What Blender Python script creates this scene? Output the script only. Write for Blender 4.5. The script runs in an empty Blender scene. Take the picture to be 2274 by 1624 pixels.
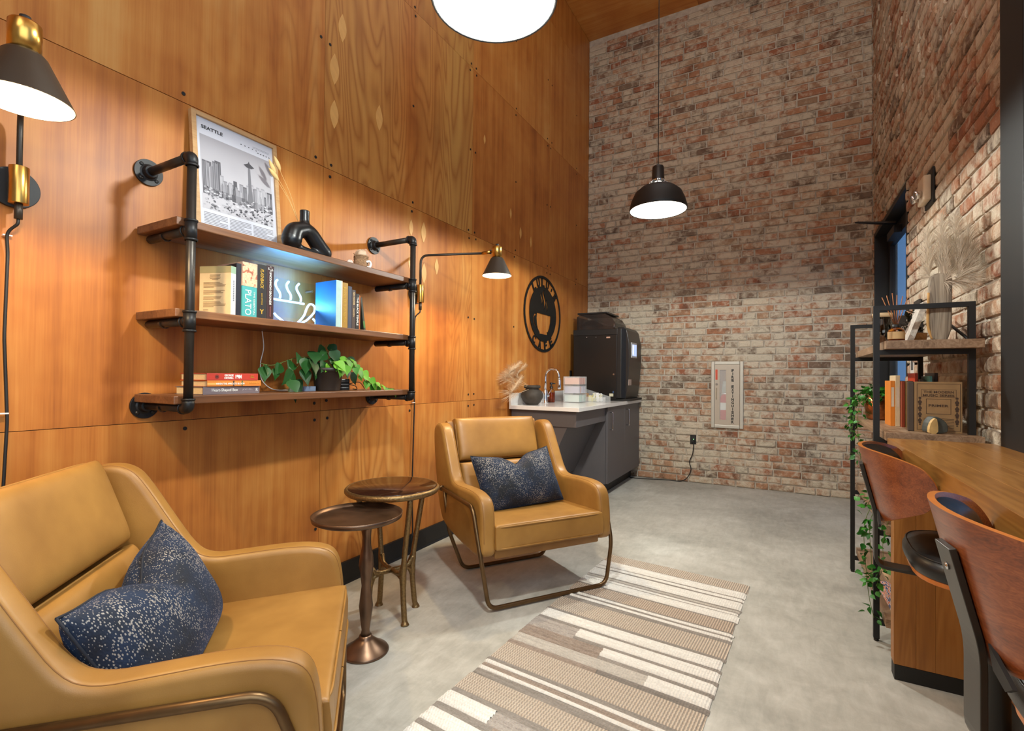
import bpy, math, random
from mathutils import Vector, Matrix
import numpy as np
PI = math.pi
R = random.Random(7)
S = bpy.context.scene
COL = S.collection

# ------------------------------------------------------------------ camera, world, exposure
CAM_Z = 1.1
F_PX, YAW, PITCH, ROLL, CY = 1094.39452, -0.507502437, 0.0114111465, 0.00866795743, 823.81
_f = Vector((math.sin(YAW), math.cos(YAW), 0)); _r = Vector((math.cos(YAW), -math.sin(YAW), 0)); _u = Vector((0, 0, 1))
_f2 = _f * math.cos(PITCH) + _u * math.sin(PITCH); _u2 = -_f * math.sin(PITCH) + _u * math.cos(PITCH)
CR = _r * math.cos(ROLL) + _u2 * math.sin(ROLL); CU = -_r * math.sin(ROLL) + _u2 * math.cos(ROLL); CF = _f2
cd = bpy.data.cameras.new('camera'); cam = bpy.data.objects.new('camera', cd); COL.objects.link(cam)
cd.sensor_fit = 'HORIZONTAL'; cd.sensor_width = 36; cd.lens = F_PX / 2274 * 36
cd.shift_y = (CY - 812) / 2274; cd.clip_start = 0.02
m = Matrix.Identity(4)
for i in range(3):
    m[i][0] = CR[i]; m[i][1] = CU[i]; m[i][2] = -CF[i]
m.translation = Vector((0, 0, CAM_Z)); cam.matrix_world = m
S.camera = cam
S.view_settings.view_transform = 'Standard'; S.view_settings.look = 'None'
S.view_settings.gamma = 1; S.view_settings.use_curve_mapping = False
S.view_settings.exposure = 0.18
w = bpy.data.worlds.new('sky'); S.world = w; w.use_nodes = True
w.node_tree.nodes['Background'].inputs[0].default_value = (0.20, 0.42, 0.80, 1)
w.node_tree.nodes['Background'].inputs[1].default_value = 0.9

def light(name, kind, loc, power, color=(1, 1, 1), size=0.1, rot=(0, 0, 0), **kw):
    l = bpy.data.lights.new(name, kind); l.energy = power; l.color = color
    if kind == 'AREA':
        l.shape = 'RECTANGLE'; l.size = size; l.size_y = kw.pop('size_y', size)
    else:
        l.shadow_soft_size = size
    for k, v in kw.items(): setattr(l, k, v)
    o = bpy.data.objects.new(name, l); COL.objects.link(o); o.location = loc; o.rotation_euler = rot
    return o
# added soft fill lights: one behind the camera, one high overhead
light('room_fill', 'AREA', (0.9, -1.6, 3.9), 66, (.96, 1, .98), 2.6, (math.radians(28), 0, math.radians(14)), size_y=1.6)
light('overhead_fill', 'AREA', (-0.4, 2.6, 4.9), 14, (.96, 1, .98), 1.6, (0, 0, 0), size_y=3.2)
# daylight coming in through the shopfront window
light('window_daylight', 'AREA', (.74, -.7, 1.75), 48, (.84, .95, 1), 2.2, (0, math.radians(90), 0), size_y=2.4)
# added uplight with no visible fixture, brightens the upper walls and ceiling
light('added_uplight', 'AREA', (.45, .9, 2.66), 58, (.98, 1, .97), .25, (PI, 0, 0), size_y=2.6)

# ------------------------------------------------------------------ helpers
def srgb(*c):
    f = lambda v: (v / 12.92 if v <= .04045 else ((v + .055) / 1.055) ** 2.4)
    return tuple(f(v / 255) for v in c) + (1,)

class NT:
    def __init__(s, m): s.t = m.node_tree; s.b = s.t.nodes['Principled BSDF']
    def n(s, typ, ins=None, **at):
        x = s.t.nodes.new('ShaderNode' + typ)
        for k, v in at.items(): setattr(x, k, v)
        for k, v in (ins or {}).items(): s.set(x.inputs[k], v)
        return x
    def set(s, sock, v):
        if hasattr(v, 'is_output') or isinstance(v, bpy.types.NodeSocket): s.t.links.new(v, sock)
        else: sock.default_value = v
    def math(s, op, a, b=0.0, clamp=False):
        x = s.n('Math', {0: a, 1: b}, operation=op); x.use_clamp = clamp; return x.outputs[0]
    def mix(s, f, a, b, blend='MIX'):
        x = s.n('Mix', data_type='RGBA', blend_type=blend); s.set(x.inputs[0], f); s.set(x.inputs[6], a); s.set(x.inputs[7], b); return x.outputs[2]
    def ramp(s, f, pts, interp='LINEAR'):
        x = s.n('ValToRGB', {0: f}); cr = x.color_ramp; cr.interpolation = interp
        while len(cr.elements) < len(pts): cr.elements.new(.5)
        for e, (p, c) in zip(cr.elements, pts): e.position = p; e.color = c if len(c) == 4 else tuple(c) + (1,)
        return x.outputs[0]
    def noise(s, vec, scale, detail=3, rough=.5, dist=0):
        x = s.n('TexNoise', {'Scale': scale, 'Detail': detail, 'Roughness': rough, 'Distortion': dist}); s.set(x.inputs['Vector'], vec); return x.outputs[0]
    def mapv(s, vec, scale=(1, 1, 1), loc=(0, 0, 0), rot=(0, 0, 0)):
        x = s.n('Mapping', {'Scale': scale, 'Location': loc, 'Rotation': rot}); s.set(x.inputs['Vector'], vec); return x.outputs[0]
    def bump(s, h, strength=.3, dist=.01):
        x = s.n('Bump', {'Strength': strength, 'Distance': dist}); s.set(x.inputs['Height'], h); s.set(s.b.inputs['Normal'], x.outputs[0])
    def pos(s): return s.n('NewGeometry').outputs['Position']
    def obj(s): return s.n('TexCoord').outputs['Object']
    def rnd(s): return s.n('ObjectInfo').outputs['Random']
    def col(s, c): s.set(s.b.inputs['Base Color'], c)
    def rough(s, c): s.set(s.b.inputs['Roughness'], c)

def newmat(name):
    m = bpy.data.materials.new(name); m.use_nodes = True; return m, NT(m)
_mc = {}
def plain(color, rough=.5, metal=0.0, var=.06, name=None, bump=0, coat=0, scale=30, emit=0, spec=None):
    """simple procedural material: base colour with faint noise variation"""
    key = (tuple(color), rough, metal, var, bump, coat, emit)
    if key in _mc: return _mc[key]
    m, t = newmat(name or 'surface'); c = srgb(*color)
    n = t.noise(t.obj(), scale, 2)
    d = tuple(min(1, v * (1 - var * 2)) for v in c[:3]) + (1,); h = tuple(min(1, v * (1 + var * 2)) for v in c[:3]) + (1,)
    t.col(t.mix(n, d, h)); t.rough(rough); t.b.inputs['Metallic'].default_value = metal
    if bump: t.bump(n, bump, .002)
    if coat: t.b.inputs['Coat Weight'].default_value = coat
    if spec is not None: t.b.inputs['Specular IOR Level'].default_value = spec
    if emit:
        t.b.inputs['Emission Color'].default_value = c; t.b.inputs['Emission Strength'].default_value = emit
    _mc[key] = m; return m

def wood(name, dark, mid, light_, axis=2, scale=1.0, rough=.45, rings=.5, bump=.05, rand=True, coat=0, fine=1.0):
    """long-grain wood along an axis, in object space, shifted per object"""
    m, t = newmat(name)
    v = t.obj()
    if rand:
        off = t.n('VectorMath', {0: (7.3, 3.1, 5.7)}, operation='SCALE'); t.set(off.inputs['Scale'], t.math('MULTIPLY', t.rnd(), 9))
        add = t.n('VectorMath', operation='ADD'); t.set(add.inputs[0], v); t.set(add.inputs[1], off.outputs[0]); v = add.outputs[0]
    sc = [7 * scale] * 3; sc[axis] = .55 * scale
    big = t.noise(t.mapv(v, tuple(sc)), 1.0, 3, .55, .6)
    sc = [70 * scale] * 3; sc[axis] = 2.2 * scale
    fin = t.noise(t.mapv(v, tuple(sc)), 1.0, 3, .6, .3)
    lines = t.math('FRACT', t.math('MULTIPLY', big, 11.0))
    lines = t.math('ABSOLUTE', t.math('SUBTRACT', lines, .5))
    g = t.math('ADD', t.math('MULTIPLY', big, .6), t.math('MULTIPLY', fin, .4 * fine))
    g = t.math('SUBTRACT', g, t.math('MULTIPLY', lines, rings * .4))
    t.col(t.ramp(g, [(.18, srgb(*dark)), (.42, srgb(*mid)), (.68, srgb(*light_))]))
    t.rough(rough); t.bump(fin, bump, .002)
    if coat: t.b.inputs['Coat Weight'].default_value = coat; t.b.inputs['Coat Roughness'].default_value = .2
    return m

class G:
    """collects shapes, then links them as one mesh object"""
    def __init__(s, M=None): s.v = []; s.f = []; s.mi = []; s.sm = []; s.mats = []; s.M = M or Matrix.Identity(4)
    def idx(s, mat):
        if mat not in s.mats: s.mats.append(mat)
        return s.mats.index(mat)
    def add(s, vs, fs, mat=None, smooth=False, M=None):
        b = len(s.v); MM = s.M @ M if M is not None else s.M
        s.v += [tuple(MM @ Vector(p)) for p in vs]
        i = s.idx(mat)
        for f in fs: s.f.append(tuple(b + k for k in f)); s.mi.append(i); s.sm.append(smooth)
        return s
    def box(s, x0, x1, y0, y1, z0, z1, mat=None, M=None):
        vs = [(x, y, z) for x in (x0, x1) for y in (y0, y1) for z in (z0, z1)]
        return s.add(vs, [(0, 1, 3, 2), (4, 6, 7, 5), (0, 4, 5, 1), (2, 3, 7, 6), (0, 2, 6, 4), (1, 5, 7, 3)], mat, False, M)
    def prism(s, poly, a, b, n, d0, d1, mat=None, smooth=False, org=(0, 0, 0), M=None):
        """polygon (p,q) in the plane a,b extruded along n from d0 to d1"""
        a, b, n, org = map(Vector, (a, b, n, org)); N = len(poly)
        vs = [tuple(org + a * p + b * q + n * d0) for p, q in poly] + [tuple(org + a * p + b * q + n * d1) for p, q in poly]
        fs = [tuple(range(N - 1, -1, -1)), tuple(range(N, 2 * N))] + [(i, (i + 1) % N, N + (i + 1) % N, N + i) for i in range(N)]
        return s.add(vs, fs, mat, smooth, M)
    def tube(s, path, r, mat=None, n=10, cap=True, M=None, flat=None):
        """round tube; r number or list. flat=(w,t,up): flat bar instead"""
        P = [Vector(p) for p in path]; k = len(P); rs = r if isinstance(r, (list, tuple)) else [r] * k
        vs = []; up = None
        for i in range(k):
            t = (P[min(i + 1, k - 1)] - P[max(i - 1, 0)]).normalized()
            if up is None:
                up = Vector(flat[2]) if flat else (Vector((0, 0, 1)) if abs(t.z) < .9 else Vector((1, 0, 0)))
            if flat: up = Vector(flat[2])
            sd = t.cross(up)
            if sd.length < 1e-6: sd = Vector((1, 0, 0))
            sd.normalize(); u2 = sd.cross(t).normalized(); up = u2
            if flat:
                w_, t_ = flat[0] / 2, flat[1] / 2
                vs += [tuple(P[i] + u2 * a + sd * b) for a, b in ((w_, t_), (w_, -t_), (-w_, -t_), (-w_, t_))]
            else:
                vs += [tuple(P[i] + (sd * math.cos(2 * PI * j / n) + u2 * math.sin(2 * PI * j / n)) * rs[i]) for j in range(n)]
        if flat: n = 4
        fs = [(i * n + j, i * n + (j + 1) % n, (i + 1) * n + (j + 1) % n, (i + 1) * n + j) for i in range(k - 1) for j in range(n)]
        if cap: fs += [tuple(range(n - 1, -1, -1)), tuple(range((k - 1) * n, k * n))]
        return s.add(vs, fs, mat, not flat, M)
    def lathe(s, prof, mat=None, n=28, c=(0, 0, 0), axis=(0, 0, 1), M=None, smooth=True):
        ax = Vector(axis).normalized(); t = Vector((1, 0, 0)) if abs(ax.x) < .9 else Vector((0, 1, 0))
        a = (t - ax * t.dot(ax)).normalized(); b = ax.cross(a); c = Vector(c); k = len(prof)
        vs = [tuple(c + ax * z + (a * math.cos(2 * PI * j / n) + b * math.sin(2 * PI * j / n)) * max(r, 1e-5)) for r, z in prof for j in range(n)]
        fs = [(i * n + j, i * n + (j + 1) % n, (i + 1) * n + (j + 1) % n, (i + 1) * n + j) for i in range(k - 1) for j in range(n)]
        return s.add(vs, fs, mat, smooth, M)
    def disc(s, c, axis, r, th, mat=None, n=24, M=None):
        return s.lathe([(0, 0), (r, 0), (r, th), (0, th)], mat, n, c, axis, M, False)
    def pillow(s, sx, sy, sz, mat=None, n=16, e=5, pw=.5, M=None, chop=0, edge=.0):
        """soft rounded box; half sizes; e = squareness"""
        vs = []; fs = []
        N = n
        def pt(u, v, sgn):
            # square to superellipse, thickness falls off to the edge
            du = 1 - abs(u) ** e; dv = 1 - abs(v) ** e
            h = edge + (1 - edge) * (max(du, 0) * max(dv, 0)) ** pw
            return (u * sx, v * sy, sgn * h * sz)
        T = [-math.cos(PI * i / N) for i in range(N + 1)]
        T = [math.copysign(abs(x) ** .85, x) for x in T]
        for sgn in (1, -1):
            b = len(vs)
            for i in range(N + 1):
                for j in range(N + 1):
                    vs.append(pt(T[i], T[j], sgn))
            for i in range(N):
                for j in range(N):
                    q = (b + i * (N + 1) + j, b + (i + 1) * (N + 1) + j, b + (i + 1) * (N + 1) + j + 1, b + i * (N + 1) + j + 1)
                    fs.append(q if sgn > 0 else q[::-1])
        if edge:
            per = [i * (N + 1) for i in range(N + 1)] + [N * (N + 1) + j for j in range(1, N + 1)] + [i * (N + 1) + N for i in range(N - 1, -1, -1)] + list(range(N - 1, 0, -1))
            o2 = (N + 1) ** 2; L_ = len(per)
            nb = len(vs); vs += [vs[k] for k in per] + [vs[k + o2] for k in per]
            mid = [tuple(v * (1 + .012 * (c < 2)) if c < 2 else 0.0 for c, v in enumerate(vs[k])) for k in per]; vs += mid
            for i in range(L_):
                j = (i + 1) % L_; fs.append((nb + i, nb + j, nb + 2 * L_ + j, nb + 2 * L_ + i)); fs.append((nb + 2 * L_ + i, nb + 2 * L_ + j, nb + L_ + j, nb + L_ + i))
        return s.add(vs, fs, mat, True, M)
    def out(s, name, parent=None, bev=0, seg=2, label=None, kind=None, loc=None, sub=0, merge=False, ang=None):
        me = bpy.data.meshes.new(name); me.from_pydata(s.v, [], s.f)
        for mt in s.mats: me.materials.append(mt)
        me.polygons.foreach_set('material_index', s.mi); me.polygons.foreach_set('use_smooth', s.sm); me.update()
        o = bpy.data.objects.new(name, me); COL.objects.link(o)
        if loc: o.location = loc
        if parent: o.parent = parent
        if merge:
            w_ = o.modifiers.new('weld', 'WELD'); w_.merge_threshold = 1e-4
        if bev:
            b = o.modifiers.new('bevel', 'BEVEL'); b.width = bev; b.segments = seg; b.limit_method = 'ANGLE'; b.angle_limit = .6 if ang is None else ang
            if seg > 2:
                me.polygons.foreach_set('use_smooth', [True] * len(me.polygons)); b.harden_normals = False
        if sub:
            q = o.modifiers.new('subsurf', 'SUBSURF'); q.levels = sub; q.render_levels = sub
        if label: o['label'] = label
        if kind: o['kind'] = kind
        return o

def thing(name, label, cat, loc=(0, 0, 0), rz=0, group=None):
    o = bpy.data.objects.new(name, None); COL.objects.link(o); o.location = loc; o.rotation_euler = (0, 0, rz)
    o.empty_display_size = .05
    return tag(o, label, cat, group)
def tag(o, label, cat, group=None):
    o['label'] = label; o['category'] = cat
    if group: o['group'] = group
    return o
def struct(o, label, cat=None):
    o['kind'] = 'structure'; o['label'] = label
    if cat: o['category'] = cat
    return o
def copy_tree(o, parent=None):
    c = o.copy(); COL.objects.link(c)
    if parent: c.parent = parent
    for ch in [x for x in bpy.data.objects if x.parent == o]: copy_tree(ch, c)
    return c

def fillet(pts, r, n=5):
    out = [Vector(pts[0])]
    for i in range(1, len(pts) - 1):
        a, b, c = Vector(pts[i - 1]), Vector(pts[i]), Vector(pts[i + 1])
        da = (a - b); dc = (c - b); rr = min(r, da.length * .49, dc.length * .49)
        p0 = b + da.normalized() * rr; p1 = b + dc.normalized() * rr
        for k in range(n + 1):
            t = k / n; out.append(p0 * (1 - t) ** 2 + b * 2 * t * (1 - t) + p1 * t * t)
    out.append(Vector(pts[-1])); return [tuple(p) for p in out]
def smooth2(pts, it=2, closed=True):
    for _ in range(it):
        q = []; n = len(pts)
        for i in range(n if closed else n - 1):
            a, b = pts[i], pts[(i + 1) % n]
            q += [tuple(a[k] * .75 + b[k] * .25 for k in range(len(a))), tuple(a[k] * .25 + b[k] * .75 for k in range(len(a)))]
        if not closed: q = [pts[0]] + q + [pts[-1]]
        pts = q
    return pts
def spline(pts, n=6):
    P = [Vector(p) for p in pts]; P = [P[0] * 2 - P[1]] + P + [P[-1] * 2 - P[-2]]; out = []
    for i in range(1, len(P) - 2):
        for k in range(n):
            t = k / n; a, b, c, d = P[i - 1], P[i], P[i + 1], P[i + 2]
            out.append(.5 * ((2 * b) + (c - a) * t + (2 * a - 5 * b + 4 * c - d) * t * t + (3 * b - a - 3 * c + d) * t ** 3))
    out.append(P[-2]); return [tuple(p) for p in out]

_font = {}
def text(body, mat, parent, org, a, b, w=None, h=None, name='lettering', depth=.0004, shear=0, label=None, bold=0):
    """flat lettering: org = centre, a = reading direction, b = up"""
    key = (body, shear, bold, depth)
    if key not in _font:
        cu = bpy.data.curves.new('text', 'FONT'); cu.body = body; cu.extrude = depth; cu.align_x = 'CENTER'; cu.align_y = 'CENTER'; cu.resolution_u = 3; cu.shear = shear; cu.offset = bold
        ob = bpy.data.objects.new('text', cu); COL.objects.link(ob)
        dg = bpy.context.evaluated_depsgraph_get(); me = bpy.data.meshes.new_from_object(ob.evaluated_get(dg))
        bpy.data.objects.remove(ob); bpy.data.curves.remove(cu)
        n = len(me.vertices); co = np.empty(n * 3); me.vertices.foreach_get('co', co); co = co.reshape(-1, 3)
        mn, mx = co.min(0), co.max(0); _font[key] = (me, mn, mx)
    me, mn, mx = _font[key]; me = me.copy(); me.materials.clear(); me.materials.append(mat)
    sz = mx - mn
    if w is None: w = h * sz[0] / sz[1]
    if h is None: h = w * sz[1] / sz[0]
    a, b = Vector(a).normalized(), Vector(b).normalized(); n_ = a.cross(b)
    sx, sy = w / sz[0], h / sz[1]; c = (mn + mx) / 2
    o = bpy.data.objects.new(name, me); COL.objects.link(o); o.parent = parent
    M = Matrix.Identity(4)
    for i in range(3):
        M[i][0] = a[i] * sx; M[i][1] = b[i] * sy; M[i][2] = n_[i]
    M.translation = Vector(org) - a * sx * c[0] - b * sy * c[1]
    me.transform(M)
    if label: o['label'] = label
    return o
def project(p):
    d = Vector(p) - Vector((0, 0, CAM_Z)); z = d.dot(CF)
    if z < .05: return None
    return 1137 + F_PX * d.dot(CR) / z, CY - F_PX * d.dot(CU) / z, z

# ------------------------------------------------------------------ materials
def ply_mat(fig=False):
    m, t = newmat('figured_plywood' if fig else 'varnished_plywood')
    rn = t.rnd()
    off = t.n('VectorMath', {0: (3.0, 17.3, 5.7)}, operation='SCALE'); t.set(off.inputs['Scale'], t.math('MULTIPLY', rn, 11))
    add = t.n('VectorMath', operation='ADD'); t.set(add.inputs[0], t.pos()); t.set(add.inputs[1], off.outputs[0]); v = add.outputs[0]
    big = t.noise(t.mapv(v, (.5, 2.6, .42)), 1.0, 2, .5, .4)
    strk = t.noise(t.mapv(v, (1, 14, .35)), 1.0, 3, .55, .2)
    fin = t.noise(t.mapv(v, (3, 170, 4)), 1.0, 3, .6)
    blot = t.noise(v, 2.6, 3, .6)
    rings = t.math('ABSOLUTE', t.math('SUBTRACT', t.math('FRACT', t.math('MULTIPLY', big, 24)), .5))
    rings = t.math('POWER', t.math('MULTIPLY', rings, 2), 2.2)
    amount = t.math('MULTIPLY', t.math('SUBTRACT', t.noise(t.mapv(v, (.5, 1.1, .25)), 1.0, 1), .46, True), 3.2, True)
    g = t.math('ADD', t.math('MULTIPLY', strk, .45), t.math('MULTIPLY', blot, .40))
    g = t.math('ADD', g, t.math('MULTIPLY', fin, .16))
    g = t.math('ADD', g, t.math('MULTIPLY', t.math('SUBTRACT', rn, .5), .10))
    c = t.ramp(g, [(.32, srgb(138, 76, 32)), (.46, srgb(174, 106, 46)), (.57, srgb(190, 126, 60)), (.70, srgb(200, 146, 80))])
    if fig:
        amount = 1.0
        c = t.mix(t.math('MULTIPLY', t.math('SUBTRACT', t.noise(t.mapv(t.pos(), (1, 2.2, .12)), 1.0, 1), .40, True), 2.6, True), c, srgb(190, 146, 78))
    c = t.mix(t.math('MULTIPLY', t.math('MULTIPLY', rings, amount), .62), c, srgb(140, 76, 30))
    t.col(c); t.rough(.42); t.bump(fin, .04, .002)
    t.b.inputs['Specular IOR Level'].default_value = .35
    return m
PLY = ply_mat(); PLYF = ply_mat(True)
def brick_mat():
    m, t = newmat('old_whitewashed_brick')
    p = t.pos(); r1 = t.n('ObjectInfo').outputs['Random']; r2 = t.n('NewGeometry').outputs['Random Per Island']
    rr = t.math('FRACT', t.math('ADD', t.math('MULTIPLY', r1, 7.13), r2))
    base = t.ramp(rr, [(0, srgb(170, 118, 88)), (.2, srgb(182, 138, 106)), (.4, srgb(160, 100, 72)), (.58, srgb(192, 154, 122)), (.74, srgb(150, 116, 92)), (.86, srgb(112, 98, 86)), (1, srgb(178, 144, 114))])
    dark = t.noise(p, 9, 3, .6)
    base = t.mix(t.math('MULTIPLY', t.math('SUBTRACT', dark, .5, True), 3.2, True), base, srgb(84, 66, 54))
    rr2 = t.math('FRACT', t.math('MULTIPLY', rr, 13.7))
    wash = t.noise(p, 16, 4, .65, .4); wide = t.noise(p, 1.3, 2)
    k = t.math('ADD', t.math('ADD', t.math('MULTIPLY', wash, 1.0), t.math('MULTIPLY', wide, .45)), t.math('MULTIPLY', rr2, .22))
    k = t.ramp(k, [(.70, (0, 0, 0)), (.94, (.85, .85, .85))])
    c = t.mix(k, base, srgb(214, 203, 182)); t.col(c); t.rough(.88)
    t.bump(t.math('ADD', t.noise(p, 60, 4, .7), t.math('MULTIPLY', t.noise(p, 18, 3, .6), 1.2)), 1.0, .009)
    return m
BRICK = brick_mat()
def mortar_mat():
    m, t = newmat('pale_mortar'); p = t.pos()
    t.col(t.ramp(t.noise(p, 14, 4, .6), [(.3, srgb(168, 156, 142)), (.7, srgb(212, 202, 186))])); t.rough(.95); t.bump(t.noise(p, 90, 3), .7, .005); return m
MORTAR = mortar_mat()
def concrete_mat():
    m, t = newmat('polished_concrete'); p = t.pos()
    a = t.noise(p, 1.3, 5, .6, .6); b = t.noise(p, 9, 5, .7, .5); c = t.noise(t.mapv(p, (30, 8, 1), rot=(0, 0, .5)), 1.0, 4, .7, .6)
    g = t.math('ADD', t.math('ADD', t.math('MULTIPLY', a, .50), t.math('MULTIPLY', b, .30)), t.math('MULTIPLY', c, .20))
    t.col(t.ramp(g, [(.34, srgb(146, 145, 138)), (.5, srgb(180, 179, 171)), (.66, srgb(208, 207, 200))]))
    t.rough(t.ramp(b, [(.3, (.42,) * 3), (.7, (.62,) * 3)])); t.bump(c, .10, .003); return m
CONC = concrete_mat()
def leather_mat(name, c0, c1, rough=.42):
    m, t = newmat(name); v = t.obj()
    n = t.noise(v, 5, 3, .6); f = t.n('TexVoronoi', {'Scale': 520}); t.set(f.inputs['Vector'], v)
    t.col(t.ramp(n, [(.3, srgb(*c0)), (.7, srgb(*c1))])); t.rough(t.ramp(n, [(.3, (rough + .06,) * 3), (.7, (rough - .06,) * 3)]))
    s = t.math('ADD', t.math('MULTIPLY', f.outputs[0], .25), t.math('MULTIPLY', t.noise(v, 22, 3, .6, .8), .9)); t.bump(s, .10, .004)
    return m
TAN = leather_mat('tan_leather', (144, 102, 46), (170, 126, 64))
TAN_D = leather_mat('tan_leather_shell', (132, 90, 42), (154, 110, 54))
SEAM = plain((134, 90, 40), .6, name='seam_thread')
BLACKL = leather_mat('black_leather', (20, 20, 20), (34, 34, 34), .38)
def pillow_mat():
    m, t = newmat('navy_speckled_velvet'); v = t.obj()
    vo = t.n('TexVoronoi', {'Scale': 250, 'Randomness': .85}); t.set(vo.inputs['Vector'], t.mapv(v, (1, 1, .55)))
    area = t.noise(v, 7, 3, .6)
    th = t.math('MULTIPLY', t.math('SUBTRACT', area, .24, True), 1.05)
    dot = t.math('LESS_THAN', vo.outputs['Distance'], th)
    dotc = t.math('MULTIPLY', dot, t.math('GREATER_THAN', t.n('SeparateColor', {0: vo.outputs['Color']}).outputs[0], .10))
    base = t.ramp(t.noise(v, 9, 3, .6), [(.35, srgb(8, 13, 22)), (.65, srgb(14, 36, 64))])
    t.col(t.mix(dotc, base, srgb(146, 142, 136))); t.rough(t.mix(dotc, (.8, .8, .8, 1), (.35, .35, .35, 1)))
    t.b.inputs['Sheen Weight'].default_value = .25; t.b.inputs['Sheen Tint'].default_value = srgb(60, 110, 170)
    t.bump(t.math('MULTIPLY', vo.outputs['Distance'], 1), .25, .004); return m
NAVY = pillow_mat()
BRONZE = plain((112, 88, 60), .38, .85, .15, 'dark_bronze', .15)
BRONZE_H = plain((138, 112, 74), .42, .85, .25, 'hammered_bronze', 1.0, scale=120)
COPPERB = plain((116, 92, 74), .36, .85, .5, 'patinated_bronze', .5, scale=9)
BRASS = plain((196, 150, 76), .28, 1.0, .05, 'brushed_brass')
BLACK = plain((26, 26, 27), .45, .3, .05, 'black_iron', .3)
PIPE = plain((62, 58, 54), .38, .65, .12, 'black_steel_pipe', .2)
SHADE = plain((58, 50, 42), .42, .4, .05, 'dark_bronze_lacquer')
BLK = plain((22, 22, 22), .55, 0, .05, 'matt_black')
BLKP = plain((27, 27, 28), .36, 0, .05, 'black_plastic')
WHITE = plain((225, 222, 216), .5, 0, .02, 'white_paint')
PAPER = plain((232, 226, 212), .7, 0, .03, 'paper')
PAGES = plain((226, 200, 152), .8, 0, .08, 'page_edges', scale=200)
INK = plain((40, 38, 40), .7, 0, .02, 'ink')
CHROME = plain((220, 222, 225), .08, 1.0, .01, 'chrome')
GREY = plain((92, 88, 90), .5, 0, .02, 'charcoal_laminate')
QUARTZ = plain((226, 224, 222), .12, 0, .02, 'white_quartz')
DARKW = plain((30, 31, 33), .5, .2, .04, 'black_frame_steel')
SHELFW = wood('walnut_stained_board', (72, 44, 26), (112, 72, 44), (142, 98, 62), axis=1, scale=1.3, rough=.4)
def glow(name, c, s):
    m, t = newmat(name); t.col((0.9, .9, .9, 1)); t.b.inputs['Emission Color'].default_value = srgb(*c); t.b.inputs['Emission Strength'].default_value = s; return m
GLOW = glow('lamp_glow', (255, 244, 226), 5)
GLOWW = glow('warm_lamp_glow', (255, 226, 176), 6)
NEON = glow('neon_tube_glow', (112, 190, 255), 5)

# ------------------------------------------------------------------ room
WX, BY, RX, CZ = -2.04, 5.49, .697, 5.07
struct(G().box(WX - .1, 3.6, -3.6, BY + .1, -.1, 0, CONC).out('floor'), 'grey polished concrete floor')
o = G().box(WX - .1, 3.6, -3.6, BY + .1, CZ + .012, CZ + .1, PLY).out('ceiling'); struct(o, 'plywood ceiling high above the room')
for (x0, x1) in ((WX, -.82), (-.82, .4), (.4, 1.62), (1.62, 2.84)):
    for (y0, y1) in ((-3.5, -1.1), (-1.1, 1.3), (1.3, 3.7), (3.7, BY)):
        G().box(x0 + .001, x1 - .001, y0 + .001, y1 - .001, CZ, CZ + .011, PLY).out('panel', o)
wl = G().box(WX - .1, WX - .012, -3.6, BY + .1, 0, CZ, BLK).out('wall_left'); struct(wl, 'wall of orange varnished plywood sheets with black screws')
ys = [-3.6, -2.34, -.995, .35, 1.695, 3.04, 4.39, BY]; zs = [0, .92, 2.15, 3.39, 4.62, CZ]
for j in range(len(zs) - 1):
    for i in range(len(ys) - 1):
        G().box(WX - .0115, WX + R.uniform(-.0006, .0006), ys[i] + .0011, ys[i + 1] - .0011, zs[j] + .0011, zs[j + 1] - .0011, PLYF if (i == 4 and j in (2, 3)) or (i == 6 and j == 0) else PLY).out('panel', wl)
scr = G().disc((0, 0, 0), (1, 0, 0), .0075, .002, BLK, 10); sme = None
SP = [(1.04, 2.18), (1.06, .89), (1.655, .96), (1.735, .965), (1.655, .88), (1.735, .88), (1.66, 2.79), (1.73, 2.78), (1.655, 2.18), (1.735, 2.18), (1.735, 2.12), (1.67, .33), (1.72, .335)]
for y in (2.37, 3.0, 3.08, 3.70, 4.35, 4.43, 5.1):
    for z in (2.12, 2.18, 2.78, 3.36, 3.42, 1.53, .96, .885, 4.0): SP.append((y, z))
for (y, z) in SP:
    if sme is None:
        o = scr.out('screw', wl); sme = o.data
    else:
        o = bpy.data.objects.new('screw', sme); COL.objects.link(o); o.parent = wl
    o.location = (WX + .0008, y + R.uniform(-.012, .012), z + R.uniform(-.008, .008))
# lens-shaped veneer patches set into the plywood
PATCH = plain((214, 162, 92), .45, 0, .06, 'veneer_patch')
def lens(w_, h_, n=9):
    a = [(math.sin(PI * i / n) * w_, -h_ + 2 * h_ * i / n) for i in range(n + 1)]
    return a + [(-p, q) for p, q in a[-2:0:-1]]
for y, z, k in [(1.803, 2.921, 1), (1.755, 2.678, 1.1), (1.757, 2.444, 1), (2.076, 2.574, 1), (2.481, 2.022, .9), (2.62, 1.829, .75), (2.489, 1.760, .9), (2.36, 2.02, .7), (3.2, 2.93, .5), (3.62, 2.48, .6), (3.8, 2.36, .7), (4.0, 2.33, .7), (2.36, 1.80, .8)]:
    G().prism(lens(.027 * k, .075 * k), (0, 1, 0), (0, 0, 1), (1, 0, 0), 0, .0012, PATCH).out('patch', wl, loc=(WX + .0004, y, z))
struct(G().box(WX + .001, WX + .016, -3.5, 3.6, 0, .115, DARKW).prism([(0, 0), (.022, 0), (.016, .012), (0, .012)], (1, 0, 0), (0, 0, 1), (0, 1, 0), -3.5, 3.6, DARKW, org=(WX + .001, 0, 0)).out('baseboard_left'), 'black rubber baseboard along the plywood wall')

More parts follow.
